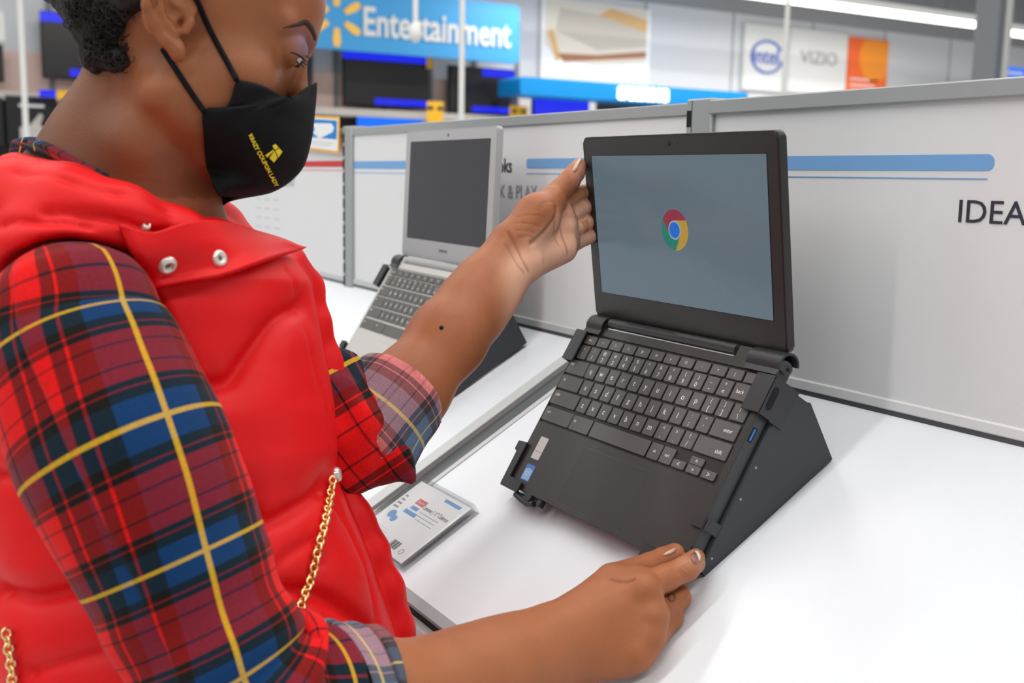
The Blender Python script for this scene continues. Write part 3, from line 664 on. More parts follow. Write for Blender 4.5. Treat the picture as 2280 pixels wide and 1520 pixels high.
# signs on the right part of the wall
def wall_sign(u0, u1, v0, v1, label, name='wall_sign', m=None):
    a, b, lo, hi = wrect(u0, u1, v0, v1, WX+.06); t = thing(name, label, 'sign', (WX+.06, (a+b)/2, lo))
    box('sign_face', -.05, 0, -(b-a)/2, (b-a)/2, 0, hi-lo, m or MT['white_paint'], t, .004); return t, (b-a), hi-lo
MT['intel_blue'] = mat('swirl_blue', srgb(96, 120, 200), .5); MT['grey_letter'] = mat('grey_letter', srgb(158, 158, 160), .5)
t, w_, h_ = wall_sign(1656, 1757, 56, 203, 'white wall sign with blue oval intel logo')
tube('logo_swirl', [(.01, .34*w_*math.cos(a), h_*.52+.24*h_*math.sin(a)) for a in np.linspace(.5, 6.1, 30)], .018, MT['intel_blue'], t, 6)
tx = text('lettering', 'intel', .30, MT['intel_blue'], t, (.006, -.02, h_*.52), WF, .004, bold=.004)
t, w_, h_ = wall_sign(1758, 1886, 68, 210, 'white wall sign reading VIZIO in grey')
tx = text('lettering', 'VIZIO', .26, MT['grey_letter'], t, (.006, 0, h_*.56), WF, .004, sx=1.15)
MT['poster_or'] = mat('orange_poster', srgb(248, 104, 40), .5); MT['poster_or2'] = mat('orange_poster_light', srgb(252, 150, 36), .5)
t, w_, h_ = wall_sign(1887, 1976, 86, 215, 'orange wall poster with lighter circle beside the VIZIO sign', 'wall_poster', MT['poster_or'])
prism('printed_circle', [(min(w_/2-.01, .16+.36*math.cos(a)), min(h_-.02, h_*.68+.36*math.sin(a))) for a in np.linspace(0, 2*math.pi, 24, endpoint=False)], 0, .004, MT['poster_or2'], t, lambda x, y, z: (z, x, y))
for k in range(3): box('print_line', 0, .004, -w_*.42, w_*(.3-.1*(k % 2)), h_*(.27-.1*k), h_*(.30-.1*k), MT['white_paint'], t)
# large picture panel
MT['pic'] = mat('picture_cream', srgb(226, 216, 200), .5); MT['pic_or'] = mat('picture_ochre', srgb(222, 176, 120), .5); MT['pic_br'] = mat('picture_brown', srgb(168, 112, 78), .5); MT['pic_gr'] = mat('picture_beige_grey', srgb(200, 190, 176), .5)
t, w_, h_ = wall_sign(1205, 1448, 8, 186, 'large beige picture panel above the blue canopy', 'picture_panel', MT['sign_white'])
XM = lambda x, y, z: (z, x, y)
def pic(poly, m, k): prism('printed_shape', [(x*w_-w_/2, y*h_) for x, y in poly], k*.002, k*.002+.002, m, t, XM)
pic([(.03, .45), (.03, .98), (.96, .98), (.96, .32), (.45, .22), (.12, .3)], MT['pic'], 0)
pic([(.12, .62), (.5, .42), (.96, .52), (.96, .72), (.55, .86), (.16, .9)], MT['pic_gr'], 1)
pic([(.5, .86), (.96, .70), (.96, .86), (.62, .96)], MT['pic_or'], 2)
pic([(.14, .34), (.2, .24), (.96, .38), (.96, .46), (.5, .36)], MT['pic_br'], 2)
pic([(.05, .60), (.10, .64), (.17, .28), (.13, .24)], MT['pic_or'], 2)
# poles hanging from the ceiling
def pole(u0, v0, u1, v1, d, r, label, bulb=False):
    p0 = px(u0, v0, d); p1 = px(u1, v1, d); zt = CEIL
    t = thing('hanging_pole', label, 'pole', (p1[0], p1[1], min(p1[2], p0[2])), group='thin white poles from the ceiling')
    lo = p1[2] if v1 < 150 else .0
    t.location.z = lo
    tube('pole_tube', [(0, 0, 0), (0, 0, zt-lo)], r, MT['white_paint'], t, 10)
    if bulb:
        vs, fs = tube_data([(0, 0, .05), (0, 0, .035), (0, 0, .0), (0, 0, -.025), (0, 0, -.04)], [r*1.1, .024, .032, .026, .006], 14); from_py('sensor_head', vs, fs, MT['white_paint'], t)
    else: vs, fs = tube_data([(0, 0, .0), (0, 0, .03)], [.07, .05], 14); from_py('base_plate', vs, fs, MT['white_paint'], t)
    return t
pole(50, 0, 57, 270, 6.0, .016, 'thin white pole left of the hair')
pole(1031, 0, 1027, 265, 6.0, .016, 'thin white pole in front of the Entertainment sign')
pole(925, 0, 925, 75, 5.0, .012, 'short white pole ending in a round sensor head', True)
pole(1750, 0, 1745, 190, 8.0, .018, 'thin white pole in front of the intel sign')
# grey column and small blue aisle sign
p = px(2205, 100, 9.0)
t = thing('store_column', 'square grey column at the right of the hall', 'column', (p[0], p[1], 0), (0, 0, .25))
box('column_shaft', -.10, .10, -.10, .10, 0, CEIL, MT['column'], t, .01); box('column_base', -.14, .14, -.14, .14, 0, .2, MT['column'], t, .01)
box('conduit', .10, .14, .02, .06, 0, CEIL, MT['white_paint'], t)
a, b, lo, hi = wrect(2217, 2330, 152, 178, WX+3); t = thing('aisle_sign', 'small blue hanging sign at right edge by the column', 'sign', (WX+3, (a+b)/2, lo))
box('sign_face', -.02, .02, -(b-a)/2, (b-a)/2, 0, hi-lo, MT['tv_sky'], t); box('print_line', .02, .024, -(b-a)*.4, -.0, (hi-lo)*.4, (hi-lo)*.6, MT['white_paint'], t)
for s_ in (-1, 1): tube('hanger', [(0, s_*(b-a)*.4, hi-lo), (0, s_*(b-a)*.4, CEIL-lo)], .006, MT['white_paint'], t, 6)
# ceiling lamps: rows of tubes
def lamp_row(x, y0, y1, z, label, power):
    t = thing('ceiling_lamp', label, 'lamp', (x, (y0+y1)/2, z), group='long white ceiling tube lamps')
    L = (y1-y0)/2
    box('housing', -.11, .11, -L, L, .03, .12, MT['white_paint'], t, .01)
    n = max(1, int(2*L/2.44))
    for k in range(n):
        a = -L+2*L*k/n+.03; b = -L+2*L*(k+1)/n-.03
        bm = bmesh.new(); add_prism(bm, [(.085*math.cos(q), .04*math.sin(q)-.0) for q in np.linspace(math.pi, 2*math.pi, 9)]+[(.085, .03), (-.085, .03)], a, b, lambda x_, y_, z_: (x_, z_, y_)); from_bm('tube_diffuser', bm, MT['tube_glow'], t)
    for s_ in (-.8, .8): tube('hanger', [(0, s_*L, .12), (0, s_*L, CEIL-z)], .008, MT['joist'], t, 6)
    if power:
        l = bpy.data.lights.new('tube_light', 'AREA'); l.shape = 'RECTANGLE'; l.size = .17; l.size_y = 2*L; l.energy = power; l.color = (1, .985, .96)
        o = bpy.data.objects.new('tube_light', l); link(o, t); o.location = (0, 0, -.06)
    return t
lb = ['row of white ceiling tubes behind the photographer', 'row of white ceiling tubes above the desks', 'row of white ceiling tubes beyond the partition', 'row of white ceiling tubes in front of the back wall']
for k, (x, a, b) in enumerate(LAMP_ROWS): lamp_row(x, a, b, 4.75, lb[k], LAMP_W*(b-a)/13)
q0 = on_wall(1750, 0, -10.4); q1 = on_wall(2185, 57, -10.4)
lamp_row(-10.4, q0[1]-4, q1[1], (q0[2]+q1[2])/2, 'bright tube row crossing the upper right corner', 120)
q2 = on_wall(2232, 66, -10.4); lamp_row(-10.4, q2[1], q2[1]+5, (q0[2]+q1[2])/2-.05, 'short bright tube right of the grey column', 0)
# ------------------------------------------------------------------ the shopper: sculpted from blended rounded volumes
# view space: X right, Y up, Z depth (metres); turned into world coordinates at the end
def V(u, v, d): return np.array([(u-1140)/FPX*d, -(v-760)/FPX*d, d])
def to_world(A): A = np.asarray(A, float); return CC + A[..., 0:1]*CR[:, 0] + A[..., 1:2]*CR[:, 2] + A[..., 2:3]*CR[:, 1]
class RC:                           # rounded cone
    def __init__(s, a, b, ra, rb, k=.01, sub=False):
        s.a, s.b, s.ra, s.rb, s.k, s.sub = np.array(a, np.float32), np.array(b, np.float32), ra, rb, k, sub
        s.c = (s.a+s.b)/2; s.R = np.linalg.norm(s.b-s.a)/2+max(ra, rb)
        s.ab = s.b-s.a; s.L = max(float(s.ab@s.ab), 1e-9)
    def f(s, p):
        q = p-s.a; t = np.clip(q@s.ab/s.L, 0, 1); q = q-t[:, None]*s.ab
        return np.sqrt((q*q).sum(1))-(s.ra+(s.rb-s.ra)*t)
class EL:                           # ellipsoid with axes
    def __init__(s, c, r, ax=np.eye(3), k=.01, sub=False):
        s.c, s.r, s.ax, s.k, s.sub = np.array(c, np.float32), np.array(r, np.float32), np.array(ax, np.float32), k, sub; s.R = float(max(r))
    def f(s, p):
        q = (p-s.c)@s.ax.T; k0 = np.sqrt(((q/s.r)**2).sum(1)); k1 = np.sqrt(((q/s.r**2)**2).sum(1))+1e-9
        return k0*(k0-1)/k1
class LOFT:                         # upright tube of elliptical sections (v row, u left, u right) at depth d0
    def __init__(s, rows, d0, psi, ratio, k=.02, sub=False):
        rows = np.array(rows, float); s.k, s.sub = k, sub
        dd = d0 if np.ndim(d0) else np.full(len(rows), d0)
        y = -(rows[:, 0]-760)/FPX*dd; o = np.argsort(y)
        s.y = y[o]; s.cx = (((rows[:, 1]+rows[:, 2])/2-1140)/FPX*dd)[o]; s.cz = np.array(dd)[o]
        hw = ((rows[:, 2]-rows[:, 1])/2/FPX*dd)[o]; g = math.sqrt(math.cos(psi)**2+(ratio*math.sin(psi))**2)
        s.A = hw/g; s.B = s.A*ratio; s.cs, s.sn = math.cos(psi), math.sin(psi)
        s.c = np.array([s.cx.mean(), (s.y[0]+s.y[-1])/2, s.cz.mean()]); s.R = np.linalg.norm([s.A.max()*1.3, (s.y[-1]-s.y[0])/2+.05])
    def f(s, p):
        y = p[:, 1]; cx = np.interp(y, s.y, s.cx); cz = np.interp(y, s.y, s.cz); A = np.interp(y, s.y, s.A); B = np.interp(y, s.y, s.B)
        x = p[:, 0]-cx; z = p[:, 2]-cz; f = x*s.cs+z*s.sn; g = x*s.sn-z*s.cs
        k0 = np.sqrt((f/A)**2+(g/B)**2); k1 = np.sqrt((f/A**2)**2+(g/B**2)**2)+1e-6
        d = k0*(k0-1)/k1
        return np.maximum(d, np.maximum(y-s.y[-1], s.y[0]-y))
def sdf(prims, p):
    d = np.full(len(p), .2, np.float32)
    for q in prims:
        e = q.f(p)
        if q.sub:
            e = -e; h = np.clip(.5+.5*(e-d)/q.k, 0, 1); d = d*(1-h)+e*h+q.k*h*(1-h)
        else:
            h = np.clip(.5+.5*(d-e)/q.k, 0, 1); d = d*(1-h)+e*h-q.k*h*(1-h)
    return d
def sculpt(prims, h):
    lo = np.min([q.c-q.R for q in prims if not q.sub], 0)-3*h; hi = np.max([q.c+q.R for q in prims if not q.sub], 0)+3*h
    BS = 16; nb = np.ceil((hi-lo)/(h*BS)).astype(int); n = nb*BS
    G = np.full(n, .2, np.float32)
    ii = np.stack(np.meshgrid(*[np.arange(BS)]*3, indexing='ij'), -1).reshape(-1, 3)
    off = (ii*h).astype(np.float32); br = h*BS*.87
    for bx in range(nb[0]):
        for by in range(nb[1]):
            for bz in range(nb[2]):
                o = lo+np.array([bx, by, bz])*h*BS; c = (o+h*BS/2).astype(np.float32)
                near = [q for q in prims if np.linalg.norm(q.c-c) < q.R+br+.02]
                if not any(not q.sub for q in near): continue
                v = sdf(near, c[None])[0]
                if abs(v) > br*1.6+.012: G[bx*BS:(bx+1)*BS, by*BS:(by+1)*BS, bz*BS:(bz+1)*BS] = v; continue
                G[bx*BS:(bx+1)*BS, by*BS:(by+1)*BS, bz*BS:(bz+1)*BS] = sdf(near, off+o.astype(np.float32)).reshape(BS, BS, BS)
    return nets(G, lo, h)
def nets(G, lo, h):
    S = G < 0; n = np.array(G.shape)
    c = np.zeros(n-1, np.int8)
    for dx in (0, 1):
        for dy in (0, 1):
            for dz in (0, 1): c += S[dx:n[0]-1+dx, dy:n[1]-1+dy, dz:n[2]-1+dz]
    act = np.argwhere((c > 0) & (c < 8)); idx = np.full(n-1, -1, np.int32); idx[tuple(act.T)] = np.arange(len(act))
    acc = np.zeros((len(act), 3)); cnt = np.zeros(len(act))
    cor = [(a, b, d) for a in (0, 1) for b in (0, 1) for d in (0, 1)]
    val = {k: G[act[:, 0]+k[0], act[:, 1]+k[1], act[:, 2]+k[2]] for k in cor}
    for k in cor:
        for ax in range(3):
            if k[ax] == 0:
                k2 = list(k); k2[ax] = 1; k2 = tuple(k2); a, b = val[k], val[k2]
                m = (a < 0) != (b < 0); t = np.where(m, a/(a-b+1e-12), 0)
                p = np.repeat(np.array(k, float)[None], len(act), 0); p[:, ax] += t
                acc[m] += p[m]; cnt[m] += 1
    P = lo+(act+acc/cnt[:, None])*h
    F = []
    for ax in range(3):
        s0 = [slice(1, None)]*3; s0[ax] = slice(0, None)
        a, b = (ax+1) % 3, (ax+2) % 3
        A = np.take(S, np.arange(n[ax]-1), ax); B = np.take(S, np.arange(1, n[ax]), ax)
        e = np.argwhere(A != B); ok = (e[:, a] > 0) & (e[:, b] > 0) & (e[:, a] < n[a]-1) & (e[:, b] < n[b]-1); e = e[ok]
        ins = A[tuple(e.T)]
        def at(da, db):
            q = e.copy(); q[:, a] -= da; q[:, b] -= db; return idx[tuple(q.T)]
        q = np.stack([at(1, 1), at(0, 1), at(0, 0), at(1, 0)], 1); q[~ins] = q[~ins][:, ::-1]; F.append(q)
    return P, np.concatenate(F)
def polydist(P, line):               # distance of points to a polyline and the running parameter
    best = np.full(len(P), 9.); L = np.array(line)
    for a, b in zip(L[:-1], L[1:]):
        ab = b-a; t = np.clip((P-a)@ab/(ab@ab), 0, 1); best = np.minimum(best, np.linalg.norm(P-a-t[:, None]*ab, axis=1))
    return best
def vnormals(P, F):
    n = np.cross(P[F[:, 2]]-P[F[:, 0]], P[F[:, 3]]-P[F[:, 1]]); N = np.zeros_like(P)
    for k in range(4): np.add.at(N, F[:, k], n)
    return N/(np.linalg.norm(N, axis=1)[:, None]+1e-12)
def march(prims, u, v, z0=.45, far=1.4):   # depth at which the sight line of a pixel meets a sculpted volume
    r = V(u, v, 1.0); z = z0
    for _ in range(90):
        d = float(sdf(prims, (r*z)[None].astype(np.float32))[0])
        if d < .0004: return z
        z += max(d, .0004)*.7
        if z > far: return None
    return z
def chain(pts, k=.008, cls=RC):      # pts: (u, v, depth, radius in metres)
    return [RC(V(*a[:3]), V(*b[:3]), a[3], b[3], k) for a, b in zip(pts[:-1], pts[1:])]

# ---- head frame
PHI, PSI = math.radians(26), math.radians(16)
Fh = np.array([math.cos(PHI)*math.cos(PSI), -math.sin(PHI), math.cos(PHI)*math.sin(PSI)])
Uh = np.array([math.sin(PHI)*math.cos(PSI), math.cos(PHI), math.sin(PHI)*math.sin(PSI)])
Sh = np.array([math.sin(PSI), 0, -math.cos(PSI)])
HAX = np.stack([Fh, Sh, Uh])
Hc = V(405, 58, .765)-.07*Sh
def Hd(f, s, u): return Hc+(Fh*f+Sh*s+Uh*u)*.01
def hel(f, s, u, rf, rs, ru, k=.012, sub=False): return EL(Hd(f, s, u), np.array([rf, rs, ru])*.01, HAX, k, sub)
def hrc(a, b, ra, rb, k=.012, sub=False): return RC(Hd(*a), Hd(*b), ra*.01, rb*.01, k, sub)
body = [hel(-.9, 0, 5.2, 8.9, 7.2, 8.3), hel(3.3, 0, -.2, 4.9, 5.3, 7.2, .015)]
for s in (1, -1):
    body += [hrc((.7, 4.9*s, -4.6), (6.0, 1.5*s, -6.3), 1.4, 1.3, .02), hel(4.8, 4.2*s, -.4, 2.4, 2.0, 2.0, .02), hrc((5.9, 4.5*s, 4.5), (7.5, 1.2*s, 5.0), .75, .85, .012),
             hel(3.4, 4.5*s, -3.0, 3.0, 1.6, 2.8, .02)]
body += [hrc((7.8, 0, 3.9), (9.0, 0, 1.4), .55, .65, .006), hrc((9.0, 0, 1.4), (9.9, 0, -1.0), .65, .85, .006), hrc((7.4, 0, -2.6), (7.2, 0, -4.8), 1.3, 1.2, .02), hel(6.0, 0, 6.6, 2.0, 4.4, 3.2, .012)]
for s in (1, -1):
    body += [hel(8.7, 3.4*s, 3.55, 1.3, 1.7, 1.2, .008, True), hel(7.0, 3.3*s, 3.3, 1.32, 1.36, 1.30, .003), hel(8.3, 3.4*s, 2.80, .6, 1.1, .22, .0015, True)]
# ear
def ear(s):
    P3 = lambda f, u, o: (f, s*o, u)
    L = []
    hx = [(0.1, 1.3, 7.2), (-.5, 2.8, 7.5), (-1.4, 3.6, 7.8), (-2.5, 3.4, 8.2), (-3.1, 2.1, 8.5), (-3.05, .8, 8.5), (-2.4, -.3, 8.3), (-1.5, -1.0, 8.0), (-.4, -1.6, 7.7), (.55, -1.9, 7.5)]
    rr = [.26, .3, .33, .34, .34, .33, .33, .36, .45, .5]
    L.append(EL(Hd(-1.2, 7.45*s, .7), np.array([1.75, .42, 2.5])*.01, HAX, .004))
    for a, b, ra, rb in zip(hx[:-1], hx[1:], rr[:-1], rr[1:]): L.append(hrc(P3(*a), P3(*b), ra, rb, .003))
    ah = [(-1.3, 2.6, 7.9), (-1.95, 1.9, 8.2), (-2.0, .9, 8.25), (-1.55, .0, 8.1), (-.8, -.6, 7.9), (-.15, -.85, 7.8)]
    L.append(hel(-.75, 8.15*s, .45, .95, .62, .95, .003, True)); L.append(hel(-2.05, 8.35*s, 2.6, .5, .4, .9, .003, True)); L.append(hel(-2.45, 8.5*s, 1.2, .22, .3, .9, .002, True))
    for a, b in zip(ah[:-1], ah[1:]): L.append(hrc(P3(*a), P3(*b), .27, .27, .003))
    L.append(hel(-.1, 7.9*s, .1, .33, .7, .5, .002, True)); L.append(hrc(P3(.42, .35, 7.5), P3(.42, -.35, 7.55), .34, .3, .003)); L.append(hrc(P3(.0, 1.0, 7.5), P3(-1.0, .95, 7.75), .22, .2, .003))
    L.append(hrc(P3(.35, -1.5, 7.35), P3(.75, -2.1, 7.25), .5, .42, .004))
    return L
body += ear(1)+ear(-1)
# neck and shoulders
body += [RC(V(352, 175, .838), V(262, 385, .848), .051, .054, .03), RC(V(262, 385, .848), V(205, 520, .865), .054, .08, .03),
         RC(V(300, 330, .80), V(395, 450, .845), .022, .018, .02), RC(V(220, 500, .87), V(170, 700, .75), .045, .036, .03), RC(V(260, 480, .88), V(420, 640, 1.0), .05, .045, .03),
         RC(V(255, 620, .87), V(420, 1500, .87), .10, .095, .03)]
# right arm and hand
body += chain([(170, 720, .745, .036), (190, 800, .718, .040), (460, 1480, .70, .040), (560, 1620, .70, .043), (830, 1580, .745, .041), (1000, 1535, .79, .0340), (1120, 1489, .824, .0285), (1215, 1449, .846, .0245)], .03)
body += [RC(V(1060, 1500, .806), V(1225, 1420, .845), .027, .0215, .025), RC(V(1080, 1530, .812), V(1240, 1468, .846), .026, .0205, .025)]
WR = (1225, 1440, .846)
HK = .010
body += [RC(V(1225, 1420, .846), V(1432, 1314, .865), .022, .0150, HK), RC(V(1228, 1435, .846), V(1448, 1369, .859), .022, .0148, HK), RC(V(1230, 1450, .846), V(1441, 1417, .853), .021, .0140, HK),
         RC(V(1235, 1464, .847), V(1423, 1452, .849), .020, .0125, HK), RC(V(1250, 1475, .852), V(1390, 1462, .852), .016, .015, HK),
         RC(V(1255, 1405, .853), V(1365, 1296, .885), .020, .0155, .012), RC(V(1300, 1380, .86), V(1420, 1300, .878), .019, .014, .012)]
FK = .0022
# knuckle bumps
body += [EL(V(1436, 1312, .857), (.0125,)*3, k=.007), EL(V(1452, 1371, .851), (.0122,)*3, k=.007), EL(V(1444, 1419, .846), (.0115,)*3, k=.007), EL(V(1425, 1454, .842), (.0105,)*3, k=.007)]
body += chain([(1365, 1294, .887, .0145), (1448, 1262, .905, .0118), (1478, 1246, .912, .0105), (1502, 1232, .918, .0088)], FK)
body += chain([(1428, 1308, .866, .0126), (1484, 1285, .875, .0106), (1529, 1265, .886, .0103), (1544, 1253, .903, .0093), (1549, 1242, .915, .0080)], FK)
body += chain([(1446, 1371, .868, .0118), (1480, 1353, .880, .0104), (1512, 1331, .890, .0098), (1510, 1324, .897, .0092), (1490, 1322, .902, .0082)], FK)
body += chain([(1440, 1420, .862, .0110), (1470, 1400, .872, .0098), (1496, 1375, .881, .0092), (1492, 1362, .888, .0088), (1472, 1360, .892, .0080)], FK)
body += chain([(1423, 1452, .851, .0108), (1448, 1432, .857, .0096), (1466, 1412, .864, .0085), (1460, 1404, .873, .008), (1442, 1400, .878, .0072)], FK)
# left arm and hand
body += chain([(430, 640, 1.0, .045), (620, 860, .97, .042), (805, 985, .948, .034), (905, 872, .985, .0352), (1000, 750, 1.02, .0335), (1075, 650, 1.055, .0285)], .02)
body += [RC(V(1050, 670, 1.045), V(1135, 548, 1.082), .0275, .0215, .02), RC(V(1060, 700, 1.048), V(1157, 585, 1.084), .0250, .0205, .02)]
LK = .009
body += [RC(V(1140, 545, 1.084), V(1246, 462, 1.128), .020, .0120, LK), RC(V(1146, 558, 1.086), V(1258, 490, 1.130), .019, .0120, LK), RC(V(1154, 572, 1.088), V(1262, 519, 1.131), .019, .0118, LK),
         RC(V(1164, 583, 1.088), V(1260, 548, 1.131), .0175, .0112, LK), RC(V(1172, 585, 1.084), V(1255, 556, 1.120), .0165, .0135, LK),
         RC(V(1152, 535, 1.080), V(1196, 482, 1.092), .0205, .0235, .008), RC(V(1196, 482, 1.092), V(1228, 447, 1.112), .0205, .0150, .006)]
body += [EL(V(1236, 540, 1.136), (.022, .02, .012), k=.01), EL(V(1254, 478, 1.121), (.0085,)*3, k=.006), EL(V(1262, 507, 1.121), (.0085,)*3, k=.006), EL(V(1264, 534, 1.122), (.0075,)*3, k=.006)]
body += chain([(1224, 447, 1.116, .0140), (1250, 421, 1.128, .0118), (1268, 402, 1.136, .0112), (1281, 384, 1.143, .0102), (1289, 369, 1.147, .0078)], FK)
body += chain([(1252, 452, 1.134, .0110), (1285, 431, 1.152, .0082), (1318, 424, 1.176, .0082), (1372, 424, 1.192, .0078)], FK)
body += chain([(1264, 482, 1.138, .0110), (1295, 463, 1.156, .0085), (1328, 455, 1.178, .0085), (1385, 452, 1.194, .0078)], FK)
body += chain([(1272, 513, 1.138, .0105), (1302, 497, 1.158, .0084), (1332, 489, 1.180, .0082), (1388, 486, 1.196, .0075)], FK)
body += chain([(1268, 545, 1.136, .0098), (1302, 531, 1.156, .0076), (1334, 520, 1.176, .0078), (1375, 518, 1.190, .0068)], FK)

# ---- the vest
VPSI = math.radians(22)
vrows = [(430, 120, 400), (470, 60, 480), (520, 0, 570), (570, -50, 645), (630, -70, 682), (700, -65, 698), (800, -50, 714), (900, -35, 735), (1000, -25, 744), (1060, -20, 742), (1150, -10, 770), (1250, 5, 812), (1350, 12, 848), (1450, 26, 880), (1560, 30, 905), (1720, 20, 930), (1800, 15, 930)]
vest = [LOFT(vrows, .87, VPSI, .92, .02), RC(V(230, 470, .85), V(130, 570, .735), .05, .045, .03), RC(V(300, 480, .89), V(430, 570, .99), .05, .045, .03)]
vest += chain([(-60, 470, .80, .026), (30, 455, .745, .027), (150, 462, .735, .026), (270, 492, .742, .024), (390, 528, .775, .021), (480, 548, .82, .018), (530, 556, .86, .016)], .012)
vest += chain([(40, 400, .80, .02), (150, 425, .765, .017), (270, 470, .772, .015), (370, 505, .80, .013), (430, 525, .84, .012)], .010)
vest += chain([(395, 460, .905, .018), (440, 458, .93, .017), (490, 500, .93, .018), (540, 545, .92, .016)], .010)
# front edge rolled along the opening
vest += chain([(640, 585, .90, .016), (680, 640, .925, .014), (700, 720, .925, .013), (722, 800, .93, .013), (752, 880, .93, .013), (768, 950, .93, .013), (762, 1010, .93, .012), (748, 1062, .93, .011)], .008)
vest += chain([(752, 1070, .93, .012), (790, 1150, .93, .014), (826, 1230, .93, .015), (856, 1310, .93, .015), (880, 1400, .93, .015), (900, 1500, .93, .015), (915, 1640, .93, .014)], .008)
# neck and arm openings
vest += [RC(V(330, 250, .838), V(245, 470, .848), .058, .068, .012, True), RC(V(352, 175, .838), V(430, 440, .86), .03, .03, .02, True),
         RC(V(165, 757, .713), V(280, 1020, .695), .0655, .069, .008, True), RC(V(165, 757, .713), V(150, 790, .58), .064, .08, .008, True)]
hole2 = RC(V(640, 870, .985), V(790, 930, 1.0), .066, .066, .01, True); vest.append(hole2)
SH = thing('person', 'shopper in red puffer vest and black face mask holding the black laptop', 'person', (float(to_world(V(430, 900, .87))[0]), float(to_world(V(430, 900, .87))[1]), 0))
shb = np.array(SH.location)
def wear(name, P, F, m, parent=SH, view=True, uv=None, smooth=True, ang=None, col=None):
    W = (to_world(P) if view else np.asarray(P))-(shb if parent is SH else shb)
    me = bpy.data.meshes.new(name); F = [tuple(map(int, f)) for f in F]
    me.from_pydata(W.tolist(), [], F); me.update()
    if smooth: me.polygons.foreach_set('use_smooth', [True]*len(me.polygons))
    if ang: me.set_sharp_from_angle(angle=math.radians(ang))
    if uv is not None:
        L = me.uv_layers.new(name='cloth'); li = np.zeros(len(me.loops), int); me.loops.foreach_get('vertex_index', li)
        L.data.foreach_set('uv', np.asarray(uv)[li].astype(np.float32).ravel())
    if col is not None:
        a = me.color_attributes.new('tone', 'FLOAT_COLOR', 'POINT'); a.data.foreach_set('color', np.concatenate([col, np.ones((len(col), 1))], 1).astype(np.float32).ravel())
    me.materials.append(m); o = bpy.data.objects.new(name, me); link(o, parent)
    return o
# ---- skin
def skin_mat():
    m = bpy.data.materials.new('brown_skin'); m.use_nodes = True; nt = m.node_tree; b = nt.nodes['Principled BSDF']
    a = nt.nodes.new('ShaderNodeAttribute'); a.attribute_name = 'tone'
    tc = nt.nodes.new('ShaderNodeTexCoord'); n = nt.nodes.new('ShaderNodeTexNoise'); n.inputs['Scale'].default_value = 28; n.inputs['Detail'].default_value = 4
    nt.links.new(tc.outputs['Object'], n.inputs['Vector'])
    mr = nt.nodes.new('ShaderNodeMapRange'); mr.inputs[3].default_value = .80; mr.inputs[4].default_value = 1.18; nt.links.new(n.outputs['Fac'], mr.inputs[0])
    mx = nt.nodes.new('ShaderNodeMix'); mx.data_type = 'RGBA'; mx.blend_type = 'MULTIPLY'; mx.inputs[0].default_value = 1
    nt.links.new(a.outputs['Color'], mx.inputs[6]); nt.links.new(mr.outputs[0], mx.inputs[7]); nt.links.new(mx.outputs[2], b.inputs['Base Color'])
    b.inputs['Roughness'].default_value = .46; b.inputs['Specular IOR Level'].default_value = .3
    b.inputs['Subsurface Weight'].default_value = .0; b.inputs['Subsurface Radius'].default_value = (.012, .005, .003); b.inputs['Subsurface Scale'].default_value = .3
    n2 = nt.nodes.new('ShaderNodeTexNoise'); n2.inputs['Scale'].default_value = 520; n2.inputs['Detail'].default_value = 4; nt.links.new(tc.outputs['Object'], n2.inputs['Vector'])
    bp = nt.nodes.new('ShaderNodeBump'); bp.inputs['Strength'].default_value = .3; bp.inputs['Distance'].default_value = .0008
    nt.links.new(n2.outputs['Fac'], bp.inputs['Height']); nt.links.new(bp.outputs['Normal'], b.inputs['Normal'])
    return m
MT['skin'] = skin_mat()
P, F = sculpt(body, .0017)
N = vnormals(P, F)
# fine creases pressed into wrist, palm and knuckles (view-space polylines at the surface)
def on_body(pts): 
    out = []
    for u, v in pts:
        z = march(body, u, v)
        if z: out.append(V(u, v, z))
    return out
def z1p(l): return [(1100+a*.19737, 340+b*.19737) for a, b in l]
def z2p(l): return [(1220+a*.19737, 1200+b*.19737) for a, b in l]
creases = [(z1p(l), w, dp) for l, w, dp in [
    ([(150, 890), (210, 990), (270, 1100), (340, 1240), (395, 1350)], .0013, .0011), ([(130, 1040), (200, 1150), (270, 1270), (340, 1360)], .0013, .0008),
    ([(705, 610), (700, 700), (640, 800), (560, 900), (480, 970), (420, 1020)], .0022, .0018), ([(690, 720), (680, 860), (690, 960), (730, 1040)], .0013, .0009),
    ([(830, 600), (770, 700), (755, 800), (770, 930), (810, 1030), (835, 1140)], .0014, .0013), ([(880, 590), (920, 690), (930, 740)], .0013, .001),
    ([(930, 940), (950, 1010), (945, 1100)], .0012, .0008), ([(260, 720), (420, 700), (560, 720)], .001, .0004), ([(230, 790), (400, 800), (520, 830)], .001, .0005), ([(240, 870), (380, 880), (480, 910)], .001, .0005), ([(280, 950), (400, 940), (470, 960)], .001, .0006),
    ([(790, 280), (850, 330), (880, 350)], .001, .0006), ([(770, 310), (830, 355), (870, 375)], .001, .0006), ([(830, 265), (870, 310), (890, 330)], .001, .0005),
    ([(560, 1180), (560, 1260)], .0012, .0006), ([(500, 640), (560, 560), (700, 560)], .0012, .0006)]]
creases += [(z2p(l), w, dp) for l, w, dp in [([(720, 440), (820, 470), (900, 475), (960, 450)], .0014, .0013), ([(1500, 330), (1560, 400), (1600, 420)], .001, .0006), ([(1530, 300), (1590, 360)], .001, .0005), ([(1480, 360), (1540, 430)], .001, .0005), ([(1060, 270), (1100, 290), (1160, 300)], .001, .0005)]]
CM = np.zeros(len(P))
